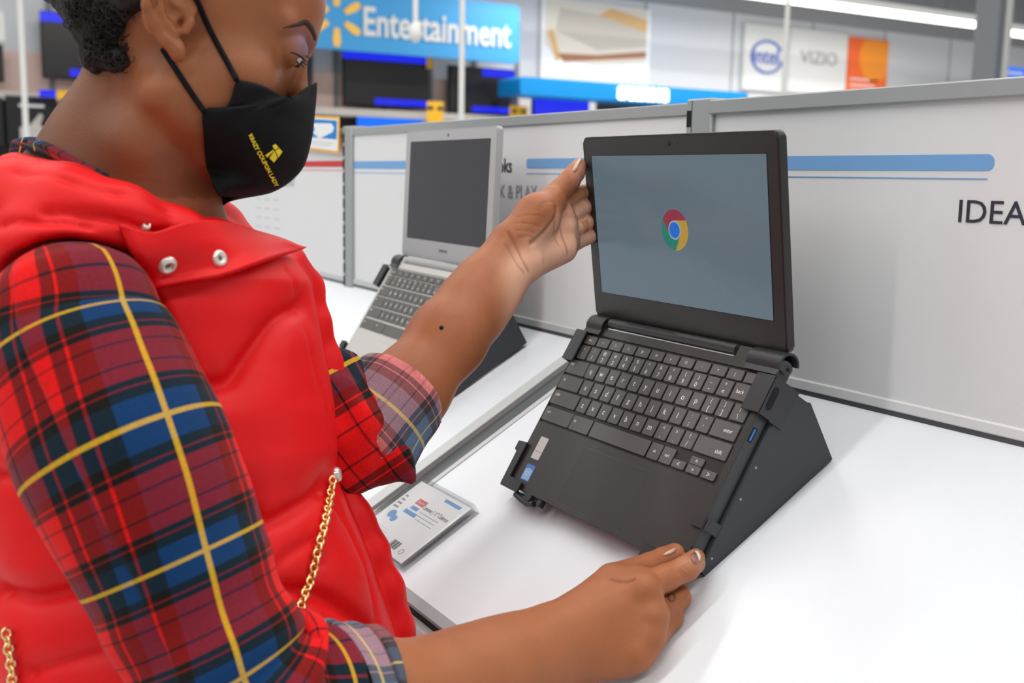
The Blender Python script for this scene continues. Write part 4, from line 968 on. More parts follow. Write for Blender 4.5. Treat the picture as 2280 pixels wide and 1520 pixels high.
for l, w_, dp in creases:
    L = on_body(l)
    if len(L) < 2: continue
    L = spline(L, 4); bb = np.linalg.norm(P-L.mean(0), axis=1) < .1; q = polydist(P[bb], L); g = np.exp(-(q/w_)**2)
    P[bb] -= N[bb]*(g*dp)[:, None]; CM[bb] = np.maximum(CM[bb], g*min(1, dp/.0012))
uu = 1140+P[:, 0]/P[:, 2]*FPX; vv = 760-P[:, 1]/P[:, 2]*FPX
C0 = np.array(srgb(162, 98, 62)[:3]); col = np.repeat(C0[None], len(P), 0)
def blend(mask, c): 
    global col
    col = col*(1-mask[:, None])+np.array(srgb(*c)[:3])*mask[:, None]
sm = lambda x, a, b: np.clip((x-a)/(b-a), 0, 1)**2*(3-2*np.clip((x-a)/(b-a), 0, 1))
facing = -(N*P).sum(1)/np.linalg.norm(P, axis=1)
LH = sm(P[:, 2], 1.0, 1.05)*sm(uu+ (560-vv)*.0, 1080, 1150)
pal = LH*sm(facing, -.1, .5)*sm((uu-1140)*.62+(vv-563)*.78, -22, 30)
blend(pal, (240, 182, 152))
thumbt = LH*sm(uu, 1262, 1290)*sm(430-vv, 0, 40); blend(thumbt*.5, (205, 150, 130))
RHt = sm(P[:, 2], .80, .84)*sm(uu, 1490, 1515)*sm(1290-vv, 0, 40); blend(RHt*.35, (196, 140, 110))
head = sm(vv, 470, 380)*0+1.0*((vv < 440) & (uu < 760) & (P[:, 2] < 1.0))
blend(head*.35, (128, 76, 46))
blend(head*.6*sm(uu, 340, 200), (100, 60, 38))  # neck shade put into the skin colour: nape here, below the jaw next
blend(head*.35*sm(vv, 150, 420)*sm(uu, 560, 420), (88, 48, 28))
hl = (P-Hc)@HAX.T*100
lid_ = head*np.exp(-(((hl[:, 0]-8.0)/1.3)**2+((np.abs(hl[:, 1])-3.4)/1.9)**2+((hl[:, 2]-4.1)/.75)**2))
blend(np.clip(lid_*1.3, 0, 1)*.8, (112, 86, 118))
lid2 = head*np.exp(-(((hl[:, 0]-8.0)/1.0)**2+((np.abs(hl[:, 1])-3.3)/1.4)**2+((hl[:, 2]-3.35)/.4)**2)); blend(np.clip(lid2, 0, 1)*.55, (140, 132, 150))
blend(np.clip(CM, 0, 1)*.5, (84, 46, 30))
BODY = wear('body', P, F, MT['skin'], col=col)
BVH = None
from mathutils.bvhtree import BVHTree
def bvh(P, F): return BVHTree.FromPolygons([tuple(p) for p in P], [tuple(map(int, f)) for f in F])
BB = bvh(P, F)
def cast(tree, u, v, off=0.0):
    r = V(u, v, 1.0); h = tree.ray_cast(Vector(r*.2), Vector(r).normalized())
    if h[0] is None: return None
    return np.array(h[0])+np.array(h[1] if np.dot(h[1], r) < 0 else -h[1])*off
def decal(name, s, tree, u0, v0, ex, ey, size, m, off=.0006, sx=1.0, fallback=None):
    me = text_mesh(s, size, 0.0, 'CENTER', .0009); vs = []
    for w_ in me.vertices:
        x, y = w_.co.x*sx, w_.co.y
        p = cast(tree, u0+ex[0]*x+ey[0]*y, v0+ex[1]*x+ey[1]*y, off); vs.append(p if p is not None else np.array([0, 0, 0.]))
    ok = [tuple(f.vertices) for f in me.polygons if all(np.any(vs[i]) for i in f.vertices)]
    return np.array(vs), ok

# ---- nails
MT['nail'] = mat('bare_nail', srgb(214, 176, 158), .28); MT['nail_dark'] = mat('nail_bed', srgb(150, 104, 92), .3); MT['nail_tip'] = mat('nail_tip', srgb(238, 222, 208), .3)
def nail(pts, m, name='fingernail'):      # pts: outline pixels on the finger
    c = np.mean(pts, 0); ring = spline(pts, 3, True); vs = [cast(BB, *c, .0009)]; fs = []
    for q in ring:
        p = cast(BB, *q, .0005); vs.append(p if p is not None else vs[0])
    n = len(ring)
    for i in range(n): fs.append((0, 1+i, 1+(i+1) % n))
    o = wear(name, np.array(vs), fs, m); sd = o.modifiers.new('thick', 'SOLIDIFY'); sd.thickness = .0005; sd.offset = 0
nail(z1p([(905, 215), (885, 200), (920, 125), (955, 78), (985, 80), (960, 130), (935, 190)]), MT['nail'])
nail(z2p([(1300, 178), (1350, 140), (1420, 108), (1445, 118), (1400, 160), (1330, 185)]), MT['nail'])
nail(z2p([(1610, 180), (1655, 150), (1690, 200), (1690, 250), (1660, 280), (1630, 250)]), MT['nail_dark'])
nail(z2p([(1655, 150), (1690, 140), (1718, 190), (1712, 235), (1692, 245), (1690, 200)]), MT['nail_tip'], 'fingernail_tip')
# ---- eye, brow, lashes
MT['eyeball'] = mat('eye_white', srgb(214, 210, 206), .15); MT['iris'] = mat('dark_iris', srgb(40, 26, 20), .1); MT['lash'] = mat('black_lash', srgb(16, 14, 14), .6); MT['brow'] = mat('brow_hair', srgb(62, 40, 30), .9)
def ball(c, r, m, name, nu=20, nv=12, ax=None):
    vs = []; fs = []
    for i in range(nv+1):
        for j in range(nu):
            a = math.pi*i/nv; b = 2*math.pi*j/nu; vs.append(np.array(c)+r*np.array([math.sin(a)*math.cos(b), math.cos(a), math.sin(a)*math.sin(b)]))
    for i in range(nv):
        for j in range(nu): fs.append((i*nu+j, i*nu+(j+1) % nu, (i+1)*nu+(j+1) % nu, (i+1)*nu+j))
    return wear(name, np.array(vs), fs, m)
for s in (1, -1):
    ball(Hd(7.0, 3.3*s, 3.2), .0119, MT['eyeball'], 'eyeball')
    ball(Hd(7.72, 3.0*s, 2.88), .0057, MT['iris'], 'iris')
def ribbon(name, pts, wid, m, tree, off=.0008):        # flat strip laid on the skin
    C = spline(pts, 5); T = np.gradient(C, axis=0); T /= np.linalg.norm(T, axis=1)[:, None]; Nn = np.stack([-T[:, 1], T[:, 0]], 1)
    w_ = np.interp(np.linspace(0, 1, len(C)), np.linspace(0, 1, len(wid)), wid); vs = []
    for c, n_, a in zip(C, Nn, w_):
        for s in (-1, 0, 1):
            p = cast(tree, *(c+n_*a*s), off if s == 0 else off*.4); vs.append(p if p is not None else (vs[-1] if vs else np.zeros(3)))
    fs = [(3*i+j, 3*i+j+1, 3*i+j+4, 3*i+j+3) for i in range(len(C)-1) for j in (0, 1)]
    fs = [f for f in fs if max(np.linalg.norm(vs[f[0]]-vs[k]) for k in f[1:]) < .01]
    o = wear(name, np.array(vs), fs, m); sd = o.modifiers.new('thick', 'SOLIDIFY'); sd.thickness = .0006; return o
def z7p(l): return [(560+a*.1447, 20+b*.1447) for a, b in l]
ribbon('eyebrow', z7p([(480, 290), (600, 265), (720, 235), (830, 205), (900, 270), (940, 340), (970, 420), (975, 480)]), [.6, 2.6, 4.6, 6.4, 6, 5.2, 4.2, 2.2], MT['brow'], BB)
def strand(pts, r0, r1, m, name, n=5):
    C = spline(pts, 4); vs, fs = tube_data(C, np.linspace(r0, r1, len(C)), n); return wear(name, np.array(vs), fs, m)
for k, (a, b) in enumerate((((673, 128), (682, 139)), ((671, 133), (680, 145)), ((666, 137), (672, 150)), ((661, 136), (663, 149)), ((680, 124), (690, 132)))):
    p = cast(BB, *a, .0005); q = cast(BB, *a, .006)
    if p is not None:
        e = p+(V(*b, p[2])-V(*a, p[2]))+np.array([.002, 0, -.002]); strand([p, (p+e)/2+np.array([.0006, -.0008, 0]), e], .0006, .0002, MT['lash'], 'eyelash')
ribbon('eyeliner', z7p([(600, 665), (680, 690), (760, 740), (830, 790)]), [1.0, 1.8, 2.2, 1.6], MT['lash'], BB, .0006)
# ---- hair
MT['hair'] = mat('black_hair', srgb(22, 17, 15), .6, bump=.9, bscale=160, var=.4, vscale=60)
hair = [hel(-3.8, 0, 6.6, 6.5, 7.5, 8.2, .01), hel(-10, 0, 11, 4, 4, 4, .02), RC(Hd(1.4, 9.0, 3.0), Hd(1.4, 5, 3.0), .052, .05, .01, True), hel(-.9, 0, 5.5, 9.1, 7.4, 8.6, .006), RC(Hd(8.2, 12, 3.2), Hd(8.2, -12, 3.2), .064, .064, .008, True), hrc((-1.6, 11, .6), (-1.6, 6, .6), 3.6, 3.6, .008, True), hrc((-1.4, 11, 3.6), (-1.4, 6, 3.6), 2.9, 2.9, .008, True)]
hair += [hrc((-3.5, s_*12, -4), (-3.5, s_*3, -4), 5.2, 5.2, .008, True) for s_ in (1, -1)]+[hrc((3.5, s_*12, -1.5), (3.5, s_*3, -1.5), 6.2, 6.2, .008, True) for s_ in (1, -1)]+[hrc((-1.6, -11, .6), (-1.6, -6, .6), 3.6, 3.6, .008, True), hrc((2.5, 12, 3.0), (2.5, -12, 3.0), 4.6, 4.6, .008, True)]
def hpt(u, v, r): 
    p = cast(BB, u, v); d = p[2] if p is not None else .805
    return (u, v, d+r*.35, r)
for l in ([(170, -70, .034), (198, -5, .024), (216, 50, .017), (220, 95, .012)], [(310, -50, .022), (268, 5, .016), (236, 60, .016), (228, 100, .013)], [(215, 95, .014), (232, 118, .014), (262, 132, .010), (278, 138, .007)], [(210, 90, .012), (216, 125, .010), (224, 140, .007)], [(220, -20, .03), (225, 40, .024)]):
    hair += chain([hpt(*q) for q in l], .006)
hp, hf = sculpt(hair, .0022)
from mathutils import noise as mn
hn = vnormals(hp, hf)
nz = np.array([mn.noise(Vector(p*75))*.6+mn.noise(Vector(p*190))*.4 for p in hp]); hp = hp+hn*(nz*.0042)[:, None]
HAIR = wear('hair', hp, hf, MT['hair'])
vs_all, fs_all = [], []
def curl(u, v, d, r, turns, ln, ang):
    t = np.linspace(0, 1, 14); a = t*turns*2*math.pi+ang; X = []
    for tt, aa in zip(t, a): X.append(V(u, v, d)+np.array([r*math.cos(aa)+ln[0]*tt, r*math.sin(aa)+ln[1]*tt, -.002*math.sin(aa*.7)]))
    v_, f_ = tube_data(X, np.linspace(.0006, .00025, 14), 4); o = len(vs_all); vs_all.extend(v_); fs_all.extend([tuple(i+o for i in f) for f in f_])
for k in range(150):
    u, v = [(rng.uniform(190, 282), rng.uniform(60, 142)), (rng.uniform(150, 285), rng.uniform(-10, 60)), (rng.uniform(203, 218), rng.uniform(185, 235))][0 if k < 60 else (1 if k < 999 else 2)]
    p = cast(BB, u, v, .001); hb = march(hair, u, v)
    d = min(x for x in ((p[2] if p is not None else 9), hb or 9)) 
    if d > 2: continue
    curl(u, v, d-.0015, rng.uniform(.0012, .003), rng.uniform(.8, 2.2), (rng.uniform(-.006, .006), rng.uniform(-.008, .002)), rng.uniform(0, 6))
hs = wear('hair_curls', np.array(vs_all), fs_all, MT['hair']); hs['kind'] = 'stuff'
# ---- face mask: two bulged halves meeting in a centre seam
MT['mask'] = mat('black_jersey', srgb(12, 12, 15), .8, spec=.25, bump=.3, bscale=1800, var=.15, vscale=40)
MT['mask_print'] = mat('yellow_print', srgb(240, 222, 44), .6)
def midplane(u, v): r = V(u, v, 1.0); return r*((Hc@Sh)/(r@Sh))
Cc = spline([midplane(*q) for q in [(702, 184), (700, 222), (696, 262), (690, 310), (674, 366), (645, 400), (605, 424), (560, 433), (520, 434)]], 6)
def cheek(u, v, off=.0035):
    p = cast(BB, u, v, off); return p
Eb = [(527, 176), (520, 196), (513, 222), (500, 240), (474, 245), (452, 247), (453, 290), (457, 335), (464, 380), (474, 412), (487, 436)]
Ee = []
for u, v in Eb:
    p = cast(BB, u, v, .004); z = p[2] if p is not None and p[2] < .83 else .80
    Ee.append(V(u, v, z))
Ee[-1] = V(487, 436, .802); Ee[-2] = V(474, 412, .797)
Ee = spline(Ee, 5)
def resample(C, n):
    s = np.r_[0, np.cumsum(np.linalg.norm(np.diff(C, axis=0), axis=1))]; t = np.linspace(0, s[-1], n); return np.stack([np.interp(t, s, C[:, k]) for k in range(3)], 1)
nt_, ns_ = 44, 36
Cr, Er = resample(Cc, nt_), resample(Ee, nt_)
# rows pair the seam with the side hem; the top row follows the cheek under the eye
topc = spline([Cr[0], np.array(midplane(676, 205))+Sh*.014, V(642, 218, .806), V(588, 194, .790), Er[0]], 10); topc = resample(topc, ns_)
mv = []
for i in range(nt_):
    t = i/(nt_-1)
    for j in range(ns_):
        s = j/(ns_-1); p = Cr[i]*(1-s)+Er[i]*s
        bul = math.sin(math.pi*s**.8)*(.030*math.sin(math.pi*min(1, .18+t*.82))**.7)
        p = p+Sh*bul
        p = p+(topc[j]-(Cr[0]*(1-s)+Er[0]*s+Sh*math.sin(math.pi*s**.8)*(.030*math.sin(math.pi*.18)**.7)))*max(0, 1-t*4.0)**1.5
        wr = math.sin(s*16+t*5)*.0007*math.sin(math.pi*s)+math.sin((s*.8-t)*22)*.0009*s*(1-t)
        dr = np.exp(-((s-.62-t*-.25)/.05)**2)*.0016*(1-t)*min(1, t*6)
        mv.append(p+Sh*(wr+dr))
mv = np.array(mv); mf = [(i*ns_+j, i*ns_+j+1, (i+1)*ns_+j+1, (i+1)*ns_+j) for i in range(nt_-1) for j in range(ns_-1)]
mir = mv-2*((mv-Hc)@Sh)[:, None]*Sh
n0 = len(mv); mfull = np.concatenate([mv, mir]); ff = mf+[tuple(n0+k for k in f[::-1]) for f in mf]
MASK = wear('face_mask', mfull, ff, MT['mask']); sd = MASK.modifiers.new('thick', 'SOLIDIFY'); sd.thickness = .0016; sd.offset = 1
MASK['label'] = 'black cloth face mask with yellow print'
MB = bvh(mv, mf)
ribbon('mask_hem', [(664, 220), (640, 216), (600, 203), (560, 190), (530, 180)], [4, 6, 6, 6, 6], MT['mask'], MB, .0014).parent = MASK
def stroke(pts, r, name, m=None, parent=None, n=8):
    C = spline(pts, 6); vs, fs = tube_data(C, r, n); o = wear(name, np.array(vs), fs, m or MT['mask'], parent or SH); return o
def skinpts(l, off): 
    out = []
    for u, v in l:
        p = cast(BB, u, v, off)
        if p is not None: out.append(p)
    return out
stroke([V(527, 178, Er[0][2]-.001)]+skinpts([(512, 150), (494, 118), (474, 80), (456, 42), (438, 5), (424, -25), (405, -50)], .0012), .0021, 'mask_strap', parent=MASK)
stroke([V(455, 249, Ee[24][2]-.001)]+skinpts([(436, 222), (416, 193), (398, 166), (380, 138), (364, 112)], .0012), .0021, 'mask_strap', parent=MASK)
E_ = np.array([math.cos(math.radians(63)), math.sin(math.radians(63))]); Ey = np.array([E_[1], -E_[0]])
sc = 92/.165
vs, fs = decal('mask_lettering', 'KRAZY COUPON LADY', MB, 584, 353, E_*sc, Ey*sc, .0215, None, .0022)
if len(fs): wear('mask_lettering', vs, fs, MT['mask_print'], MASK, smooth=False)
for poly in ([(603, 322), (609, 318), (616, 326), (608, 331)], [(617, 327), (624, 335), (616, 347), (609, 333)], [(607, 333), (614, 348), (606, 358), (597, 348)], [(588, 342), (605, 330), (606, 333), (592, 347)]):
    vs = [cast(MB, *q, .0022) for q in poly]; wear('mask_emblem', np.array(vs), [(0, 1, 2, 3)], MT['mask_print'], MASK)
# ---- plaid cloth
def plaid(name, pale=False, period=.090):
    m = bpy.data.materials.new(name); m.use_nodes = True; nt = m.node_tree; b = nt.nodes['Principled BSDF']; b.inputs['Roughness'].default_value = .9; b.inputs['Specular IOR Level'].default_value = .15
    b.inputs['Sheen Weight'].default_value = .06
    uv = nt.nodes.new('ShaderNodeUVMap'); uv.uv_map = 'cloth'; sp = nt.nodes.new('ShaderNodeSeparateXYZ'); nt.links.new(uv.outputs[0], sp.inputs[0])
    red, nav, blk, yel, lin = srgb(222, 16, 26), srgb(14, 56, 132), srgb(20, 20, 26), srgb(250, 196, 30), srgb(60, 12, 30)
    if pale: red, nav, blk, yel, lin = srgb(214, 120, 118), srgb(98, 122, 150), srgb(66, 60, 66), srgb(236, 206, 110), srgb(150, 84, 90)
    seq = [(0, red), (.095, lin), (.112, red), (.215, blk), (.262, red), (.276, blk), (.345, nav), (.655, blk), (.724, red), (.738, blk), (.785, red), (.888, lin), (.905, red)]
    outs = []; lines = []
    def mth(op, *ins):
        n = nt.nodes.new('ShaderNodeMath'); n.operation = op
        for k, i_ in enumerate(ins):
            if isinstance(i_, (int, float)): n.inputs[k].default_value = i_
            else: nt.links.new(i_, n.inputs[k])
        return n.outputs[0]
    def vm(op, a_, b_=None):
        n = nt.nodes.new('ShaderNodeVectorMath'); n.operation = op; nt.links.new(a_, n.inputs[0])
        if b_ is not None: (nt.links.new(b_, n.inputs[1]) if not isinstance(b_, tuple) else setattr(n.inputs[1], 'default_value', b_))
        return n.outputs[0]
    for ax in (0, 1):
        f = mth('FRACT', mth('DIVIDE', sp.outputs[ax], period))
        r = nt.nodes.new('ShaderNodeValToRGB'); r.color_ramp.interpolation = 'CONSTANT'; e = r.color_ramp.elements
        e[0].position = 0; e[0].color = seq[0][1]; e[1].position = seq[1][0]; e[1].color = seq[1][1]
        for p_, c_ in seq[2:]: q = e.new(p_); q.color = c_
        nt.links.new(f, r.inputs[0]); outs.append(r.outputs[0])
        lines.append(mth('LESS_THAN', mth('ABSOLUTE', mth('SUBTRACT', f, .5)), .0105 if ax == 0 else .016))
    # twill: fine diagonals of the two yarn systems
    si = nt.nodes.new('ShaderNodeMath'); si.operation = 'SINE'; nt.links.new(mth('MULTIPLY', mth('ADD', sp.outputs[0], sp.outputs[1]), 5200.0), si.inputs[0])
    geo = vm('POWER', vm('MULTIPLY', outs[0], outs[1]), (.5, .5, .5))
    ari = vm('MULTIPLY', vm('ADD', outs[0], outs[1]), (.22, .0, .0) if not pale else (.2, .0, .0))
    geo = vm('ADD', vm('MULTIPLY', geo, (.56, 1.0, 1.0 if pale else .58)), ari)
    fz = nt.nodes.new('ShaderNodeTexNoise'); fz.inputs['Scale'].default_value = 700; fz.inputs['Detail'].default_value = 2; nt.links.new(uv.outputs[0], fz.inputs['Vector'])
    fm = nt.nodes.new('ShaderNodeMapRange'); fm.inputs[1].default_value = .3; fm.inputs[2].default_value = .7; fm.inputs[3].default_value = .86; fm.inputs[4].default_value = 1.1; nt.links.new(fz.outputs['Fac'], fm.inputs[0])
    ym = nt.nodes.new('ShaderNodeMix'); ym.data_type = 'RGBA'; ym.inputs[7].default_value = yel
    nt.links.new(mth('MULTIPLY', mth('MAXIMUM', lines[0], lines[1]), .58), ym.inputs[0]); nt.links.new(geo, ym.inputs[6])
    fx = nt.nodes.new('ShaderNodeVectorMath'); fx.operation = 'SCALE'; nt.links.new(ym.outputs[2], fx.inputs[0]); nt.links.new(fm.outputs[0], fx.inputs['Scale'])
    nt.links.new(fx.outputs[0], b.inputs['Base Color'])
    bp = nt.nodes.new('ShaderNodeBump'); bp.inputs['Strength'].default_value = .15; bp.inputs['Distance'].default_value = .0004; nt.links.new(si.outputs[0], bp.inputs['Height']); nt.links.new(bp.outputs['Normal'], b.inputs['Normal'])
    return m
MT['plaid'] = plaid('red_navy_plaid'); MT['plaid_back'] = plaid('plaid_reverse', True)
def loft(name, nodes, m, ns=10, nu=72, wrinkle=None, uv0=(0, 0), flip=None, parent=SH, thick=0, ell=None, ref=(0, 0, -1.), uscale=1, twist=0, vscale=1):
    """nodes: (u, v, depth, radius). UV in metres: x round the tube, y along it"""
    C = np.array([V(*n[:3]) for n in nodes]); R = np.array([n[3] for n in nodes])
    CC_ = spline(np.c_[C, R], ns); C, R = CC_[:, :3], CC_[:, 3]; m_ = len(C)
    T = np.gradient(C, axis=0); T /= np.linalg.norm(T, axis=1)[:, None]
    s = np.r_[0, np.cumsum(np.linalg.norm(np.diff(C, axis=0), axis=1))]
    u = np.array(ref); vs = []; uv = []; rm = R.mean()*uscale
    for i in range(m_):
        u = u-T[i]*(u@T[i]); u /= np.linalg.norm(u); w = np.cross(T[i], u)
        for j in range(nu+1):
            a = 2*math.pi*j/nu; r = R[i]
            d = u*math.cos(a)+w*math.sin(a)
            if wrinkle: r = r*(1+wrinkle(s[i], a, i/(m_-1)))
            e = (ell[0] if ell is not None else 1), (ell[1] if ell is not None else 1)
            vs.append(C[i]+(u*math.cos(a)*e[0]+w*math.sin(a)*e[1])*r); uv.append((a*rm+uv0[0]+twist*s[i], s[i]*vscale+uv0[1]))
    fs = [(i*(nu+1)+j, i*(nu+1)+j+1, (i+1)*(nu+1)+j+1, (i+1)*(nu+1)+j) for i in range(m_-1) for j in range(nu)]
    o = wear(name, np.array(vs), fs, m, parent, uv=uv)
    if thick: sd = o.modifiers.new('thick', 'SOLIDIFY'); sd.thickness = thick; sd.offset = 0
    return o, np.array(vs), fs
def nz3(a, b, c): return mn.noise(Vector((a, b, c)))
rs = [(112, 610, .728, .020), (120, 625, .725, .036), (134, 655, .721, .050), (150, 695, .717, .0565), (165, 760, .713, .0605), (205, 850, .706, .0640), (275, 1000, .696, .0655), (345, 1150, .694, .0625), (405, 1290, .693, .0575), (460, 1420, .692, .0560), (510, 1520, .693, .0600), (590, 1590, .700, .0640), (665, 1590, .714, .0600), (722, 1583, .726, .0550)]
def rw(s, a, t):
    w = .022*nz3(s*14, math.cos(a)*1.2, math.sin(a)*1.2)+.012*nz3(s*34, math.cos(a)*2, math.sin(a)*2+5)
    if t > .6: w += .075*min(1, (t-.6)/.18)*math.sin(s*118+1.2*math.sin(a*1.0)+.6*math.sin(2*a))
    return w
RS, rsv, rsf = loft('shirt_sleeve', rs, MT['plaid'], 14, 96, rw, uv0=(.0087, -.0255), thick=.0015, twist=.062, vscale=1.19, uscale=.55)
RS['label'] = 'red and navy plaid sleeve with yellow lines'
def roll(s, a, t):
    return .05*math.sin(t*math.pi*3.0)+.04*nz3(s*20, math.cos(a)*2, math.sin(a)*2)+.03*math.sin(3*a+s*40)
RCf, _, _ = loft('sleeve_cuff', [(715, 1592, .722, .0500), (724, 1590, .725, .0575), (752, 1586, .731, .0610), (785, 1581, .738, .0585), (805, 1578, .742, .0530), (800, 1578, .741, .0455)], MT['plaid_back'], 8, 72, roll, uv0=(.02, .03), thick=.002)
RCf['label'] = 'rolled cuff showing paler reverse of the plaid'
fs_ = chain([(590, 870, .962, .058), (700, 930, .952, .058), (772, 972, .946, .046), (800, 965, .952, .034), (840, 925, .963, .028)], .02)
fs_ += chain([(770, 985, .940, .034), (800, 1030, .936, .016), (850, 1042, .936, .010)], .014)+chain([(830, 990, .936, .020), (880, 1030, .934, .010), (916, 1066, .936, .003)], .012)
lp, lf = sculpt(fs_, .0024); ln_ = vnormals(lp, lf)
lp = lp+ln_*np.array([mn.noise(Vector((p[0]*30+p[1]*22, p[1]*30-p[0]*14, p[2]*26)))*.0055+mn.noise(Vector(p*70))*.0016 for p in lp])[:, None]
ca_, sa_ = math.cos(math.radians(-33)), math.sin(math.radians(-33))
lq = lp-V(800, 985, .935); luv = np.stack([lq[:, 0]*ca_-lq[:, 1]*sa_, lq[:, 0]*sa_+lq[:, 1]*ca_], 1)*.72
LSl = wear('shirt_sleeve', lp, lf, MT['plaid'], uv=luv)
LSl['label'] = 'far plaid sleeve beyond the vest'
LC, _, _ = loft('sleeve_cuff', [(796, 988, .957, .043), (803, 977, .958, .0490), (832, 945, .964, .0500), (866, 904, .972, .0475), (893, 873, .980, .0430), (888, 879, .979, .0370)], MT['plaid_back'], 8, 72, roll, uv0=(.075, .012), thick=.002)
LC['label'] = 'far rolled cuff with pale plaid reverse'
# loose corner of the far cuff hanging down
def patch(name, rows, m, parent=SH, uvs=None, thick=.0015, n=8):
    """rows: list of lists of view-space points, lofted into a smooth sheet"""
    rr = [resample(spline(r, 6), 16) for r in rows]; A = np.array(rr); B = np.stack([spline(A[:, k], n) for k in range(A.shape[1])], 1)
    h, w = B.shape[:2]; vs = B.reshape(-1, 3); fs = [(i*w+j, i*w+j+1, (i+1)*w+j+1, (i+1)*w+j) for i in range(h-1) for j in range(w-1)]
    uv = None
    if uvs is not None:
        L0 = np.linalg.norm(np.diff(B[h//2], axis=0), axis=1).sum(); L1 = np.linalg.norm(np.diff(B[:, w//2], axis=0), axis=1).sum()
        uv = [(uvs[0]+L0*j/(w-1), uvs[1]+L1*i/(h-1)) for i in range(h) for j in range(w)]
    o = wear(name, vs, fs, m, parent, uv=uv)
    if thick: sd = o.modifiers.new('thick', 'SOLIDIFY'); sd.thickness = thick; sd.offset = 0
    return o, vs, fs
# shirt collar along the neck
def npt(u, v, off):
    p = cast(BB, u, v, off); return p if p is not None else V(u, v, .835)
patch('shirt_collar', [[npt(u, v+16, .012) for u, v in ((60, 322), (110, 335), (165, 368), (245, 402))], [npt(u, v, .009) for u, v in ((60, 322), (110, 335), (165, 366), (245, 402))], [npt(u, v-10, .004) for u, v in ((66, 322), (112, 333), (168, 362), (246, 402))]], MT['plaid'], uvs=(.0, .02), thick=.002)
patch('shirt_collar', [[V(20, 345, .86), V(60, 340, .85), V(118, 345, .84)], [V(26, 318, .862), V(64, 312, .85), V(120, 320, .835)], [V(34, 312, .87), V(66, 307, .86), V(118, 312, .85)]], MT['plaid'], uvs=(.03, .02), thick=.002)
# ---- vest
MT['vest'] = mat('red_nylon', srgb(224, 12, 18), .5, spec=.3, bump=.2, bscale=700, var=.03, vscale=14)
vp, vf = sculpt(vest, .0026); vn = vnormals(vp, vf)
VBv = bvh(vp, vf)
def seam(l): 
    out = []
    for q in l:
        p = cast(VBv, *q)
        if p is not None: out.append(p)
    return out
seams = [([(440, 862), (480, 858), (520, 848), (560, 800), (600, 745), (640, 700), (680, 680)], .016, .011), ([(300, 660), (360, 720), (415, 800), (440, 880), (460, 960)], .006, .003),
         ([(540, 1120), (600, 1160), (650, 1140), (730, 1085)], .016, .010), ([(590, 1330), (680, 1310), (760, 1340), (840, 1400)], .016, .010), ([(0, 1060), (40, 1065), (90, 1080)], .008, .005), ([(-10, 1320), (60, 1335), (120, 1325), (190, 1305)], .014, .011), ([(60, 1500), (160, 1470), (240, 1450)], .010, .006),
         ([(735, 1085), (770, 1160), (810, 1250), (838, 1340), (850, 1430)], .006, .003), ([(640, 600), (672, 670), (690, 750), (706, 830), (728, 900), (738, 980)], .005, .002),
         ([(700, 1200), (640, 1240), (600, 1290)], .014, .004), ([(720, 1250), (690, 1300), (650, 1330)], .012, .004),
         ([(100, 470), (210, 480), (300, 500), (420, 540)], .006, .005), ([(40, 380), (150, 400), (260, 430), (380, 470)], .005, .003), ([(0, 500), (90, 490), (200, 505)], .006, .004)]
for l, w_, dp in seams:
    L = seam(l)
    if len(L) < 2: continue
    L = spline(L, 5); bb = np.linalg.norm(vp-L.mean(0), axis=1) < .25; q = polydist(vp[bb], L)
    vp[bb] -= vn[bb]*(dp*(1.25*np.exp(-(q/(w_*.35))**2)*.5+.6*np.exp(-(q/w_)**2)))[:, None]
nz = np.array([mn.noise(Vector((p[0]*16, p[1]*22, p[2]*16)))*.0022+mn.noise(Vector((p[0]*45+9, p[1]*60, p[2]*45)))*.0006 for p in vp]); vp = vp+vn*nz[:, None]
VEST = wear('puffer_vest', vp, vf, MT['vest']); VEST['label'] = 'red puffer vest with folded hood'
VBv = bvh(vp, vf)
def vsurf(u, v, off): 
    p = cast(VBv, u, v, off)
    return p if p is not None else V(u, v, .88)
# chest flap with snaps
fl_ = [[(262, 508), (330, 503), (400, 500), (470, 502), (530, 515)], [(285, 545), (350, 545), (430, 540), (510, 535), (590, 545)], [(318, 590), (380, 592), (460, 583), (545, 566), (628, 563)], [(350, 636), (400, 637), (480, 622), (570, 600), (655, 574)]]
rows = []
for k, r in enumerate(fl_): rows.append([vsurf(u, v, .006+.002*k) for u, v in r])
FLP, fv, ff_ = patch('chest_flap', rows, MT['vest'], VEST, thick=.004)
FB = bvh(fv, ff_)
MT['snap'] = mat('pearl_snap', srgb(226, 220, 210), .25, metal=.5); MT['snap_hole'] = mat('snap_socket', srgb(120, 112, 100), .4, metal=.6)
def snap(tree, u, v, r, par):
    p = cast(tree, u, v, .0); q = cast(tree, u+12, v, 0); w = cast(tree, u, v+12, 0)
    if p is None or q is None or w is None: return
    n = np.cross(q-p, w-p); n /= np.linalg.norm(n); n = n if n@p < 0 else -n
    a = (q-p)/np.linalg.norm(q-p); b_ = np.cross(n, a)
    prof = [(0, .0005), (.28, .0005), (.36, .0022), (.7, .0034), (1.0, .0012), (1.0, -.002)]
    vs = []; nn = 24
    for rr, hh in prof:
        for k in range(nn): t = 2*math.pi*k/nn; vs.append(p+(a*math.cos(t)+b_*math.sin(t))*rr*r+n*(hh+.0015))
    fs = [(i*nn+k, i*nn+(k+1) % nn, (i+1)*nn+(k+1) % nn, (i+1)*nn+k) for i in range(len(prof)-1) for k in range(nn)]
    o = wear('snap_button', np.array(vs), fs, MT['snap'], par)
    vs2 = [p+(a*math.cos(2*math.pi*k/16)+b_*math.sin(2*math.pi*k/16))*r*.3+n*.0024 for k in range(16)]
    wear('snap_socket', np.array(vs2), [tuple(range(16))], MT['snap_hole'], par)
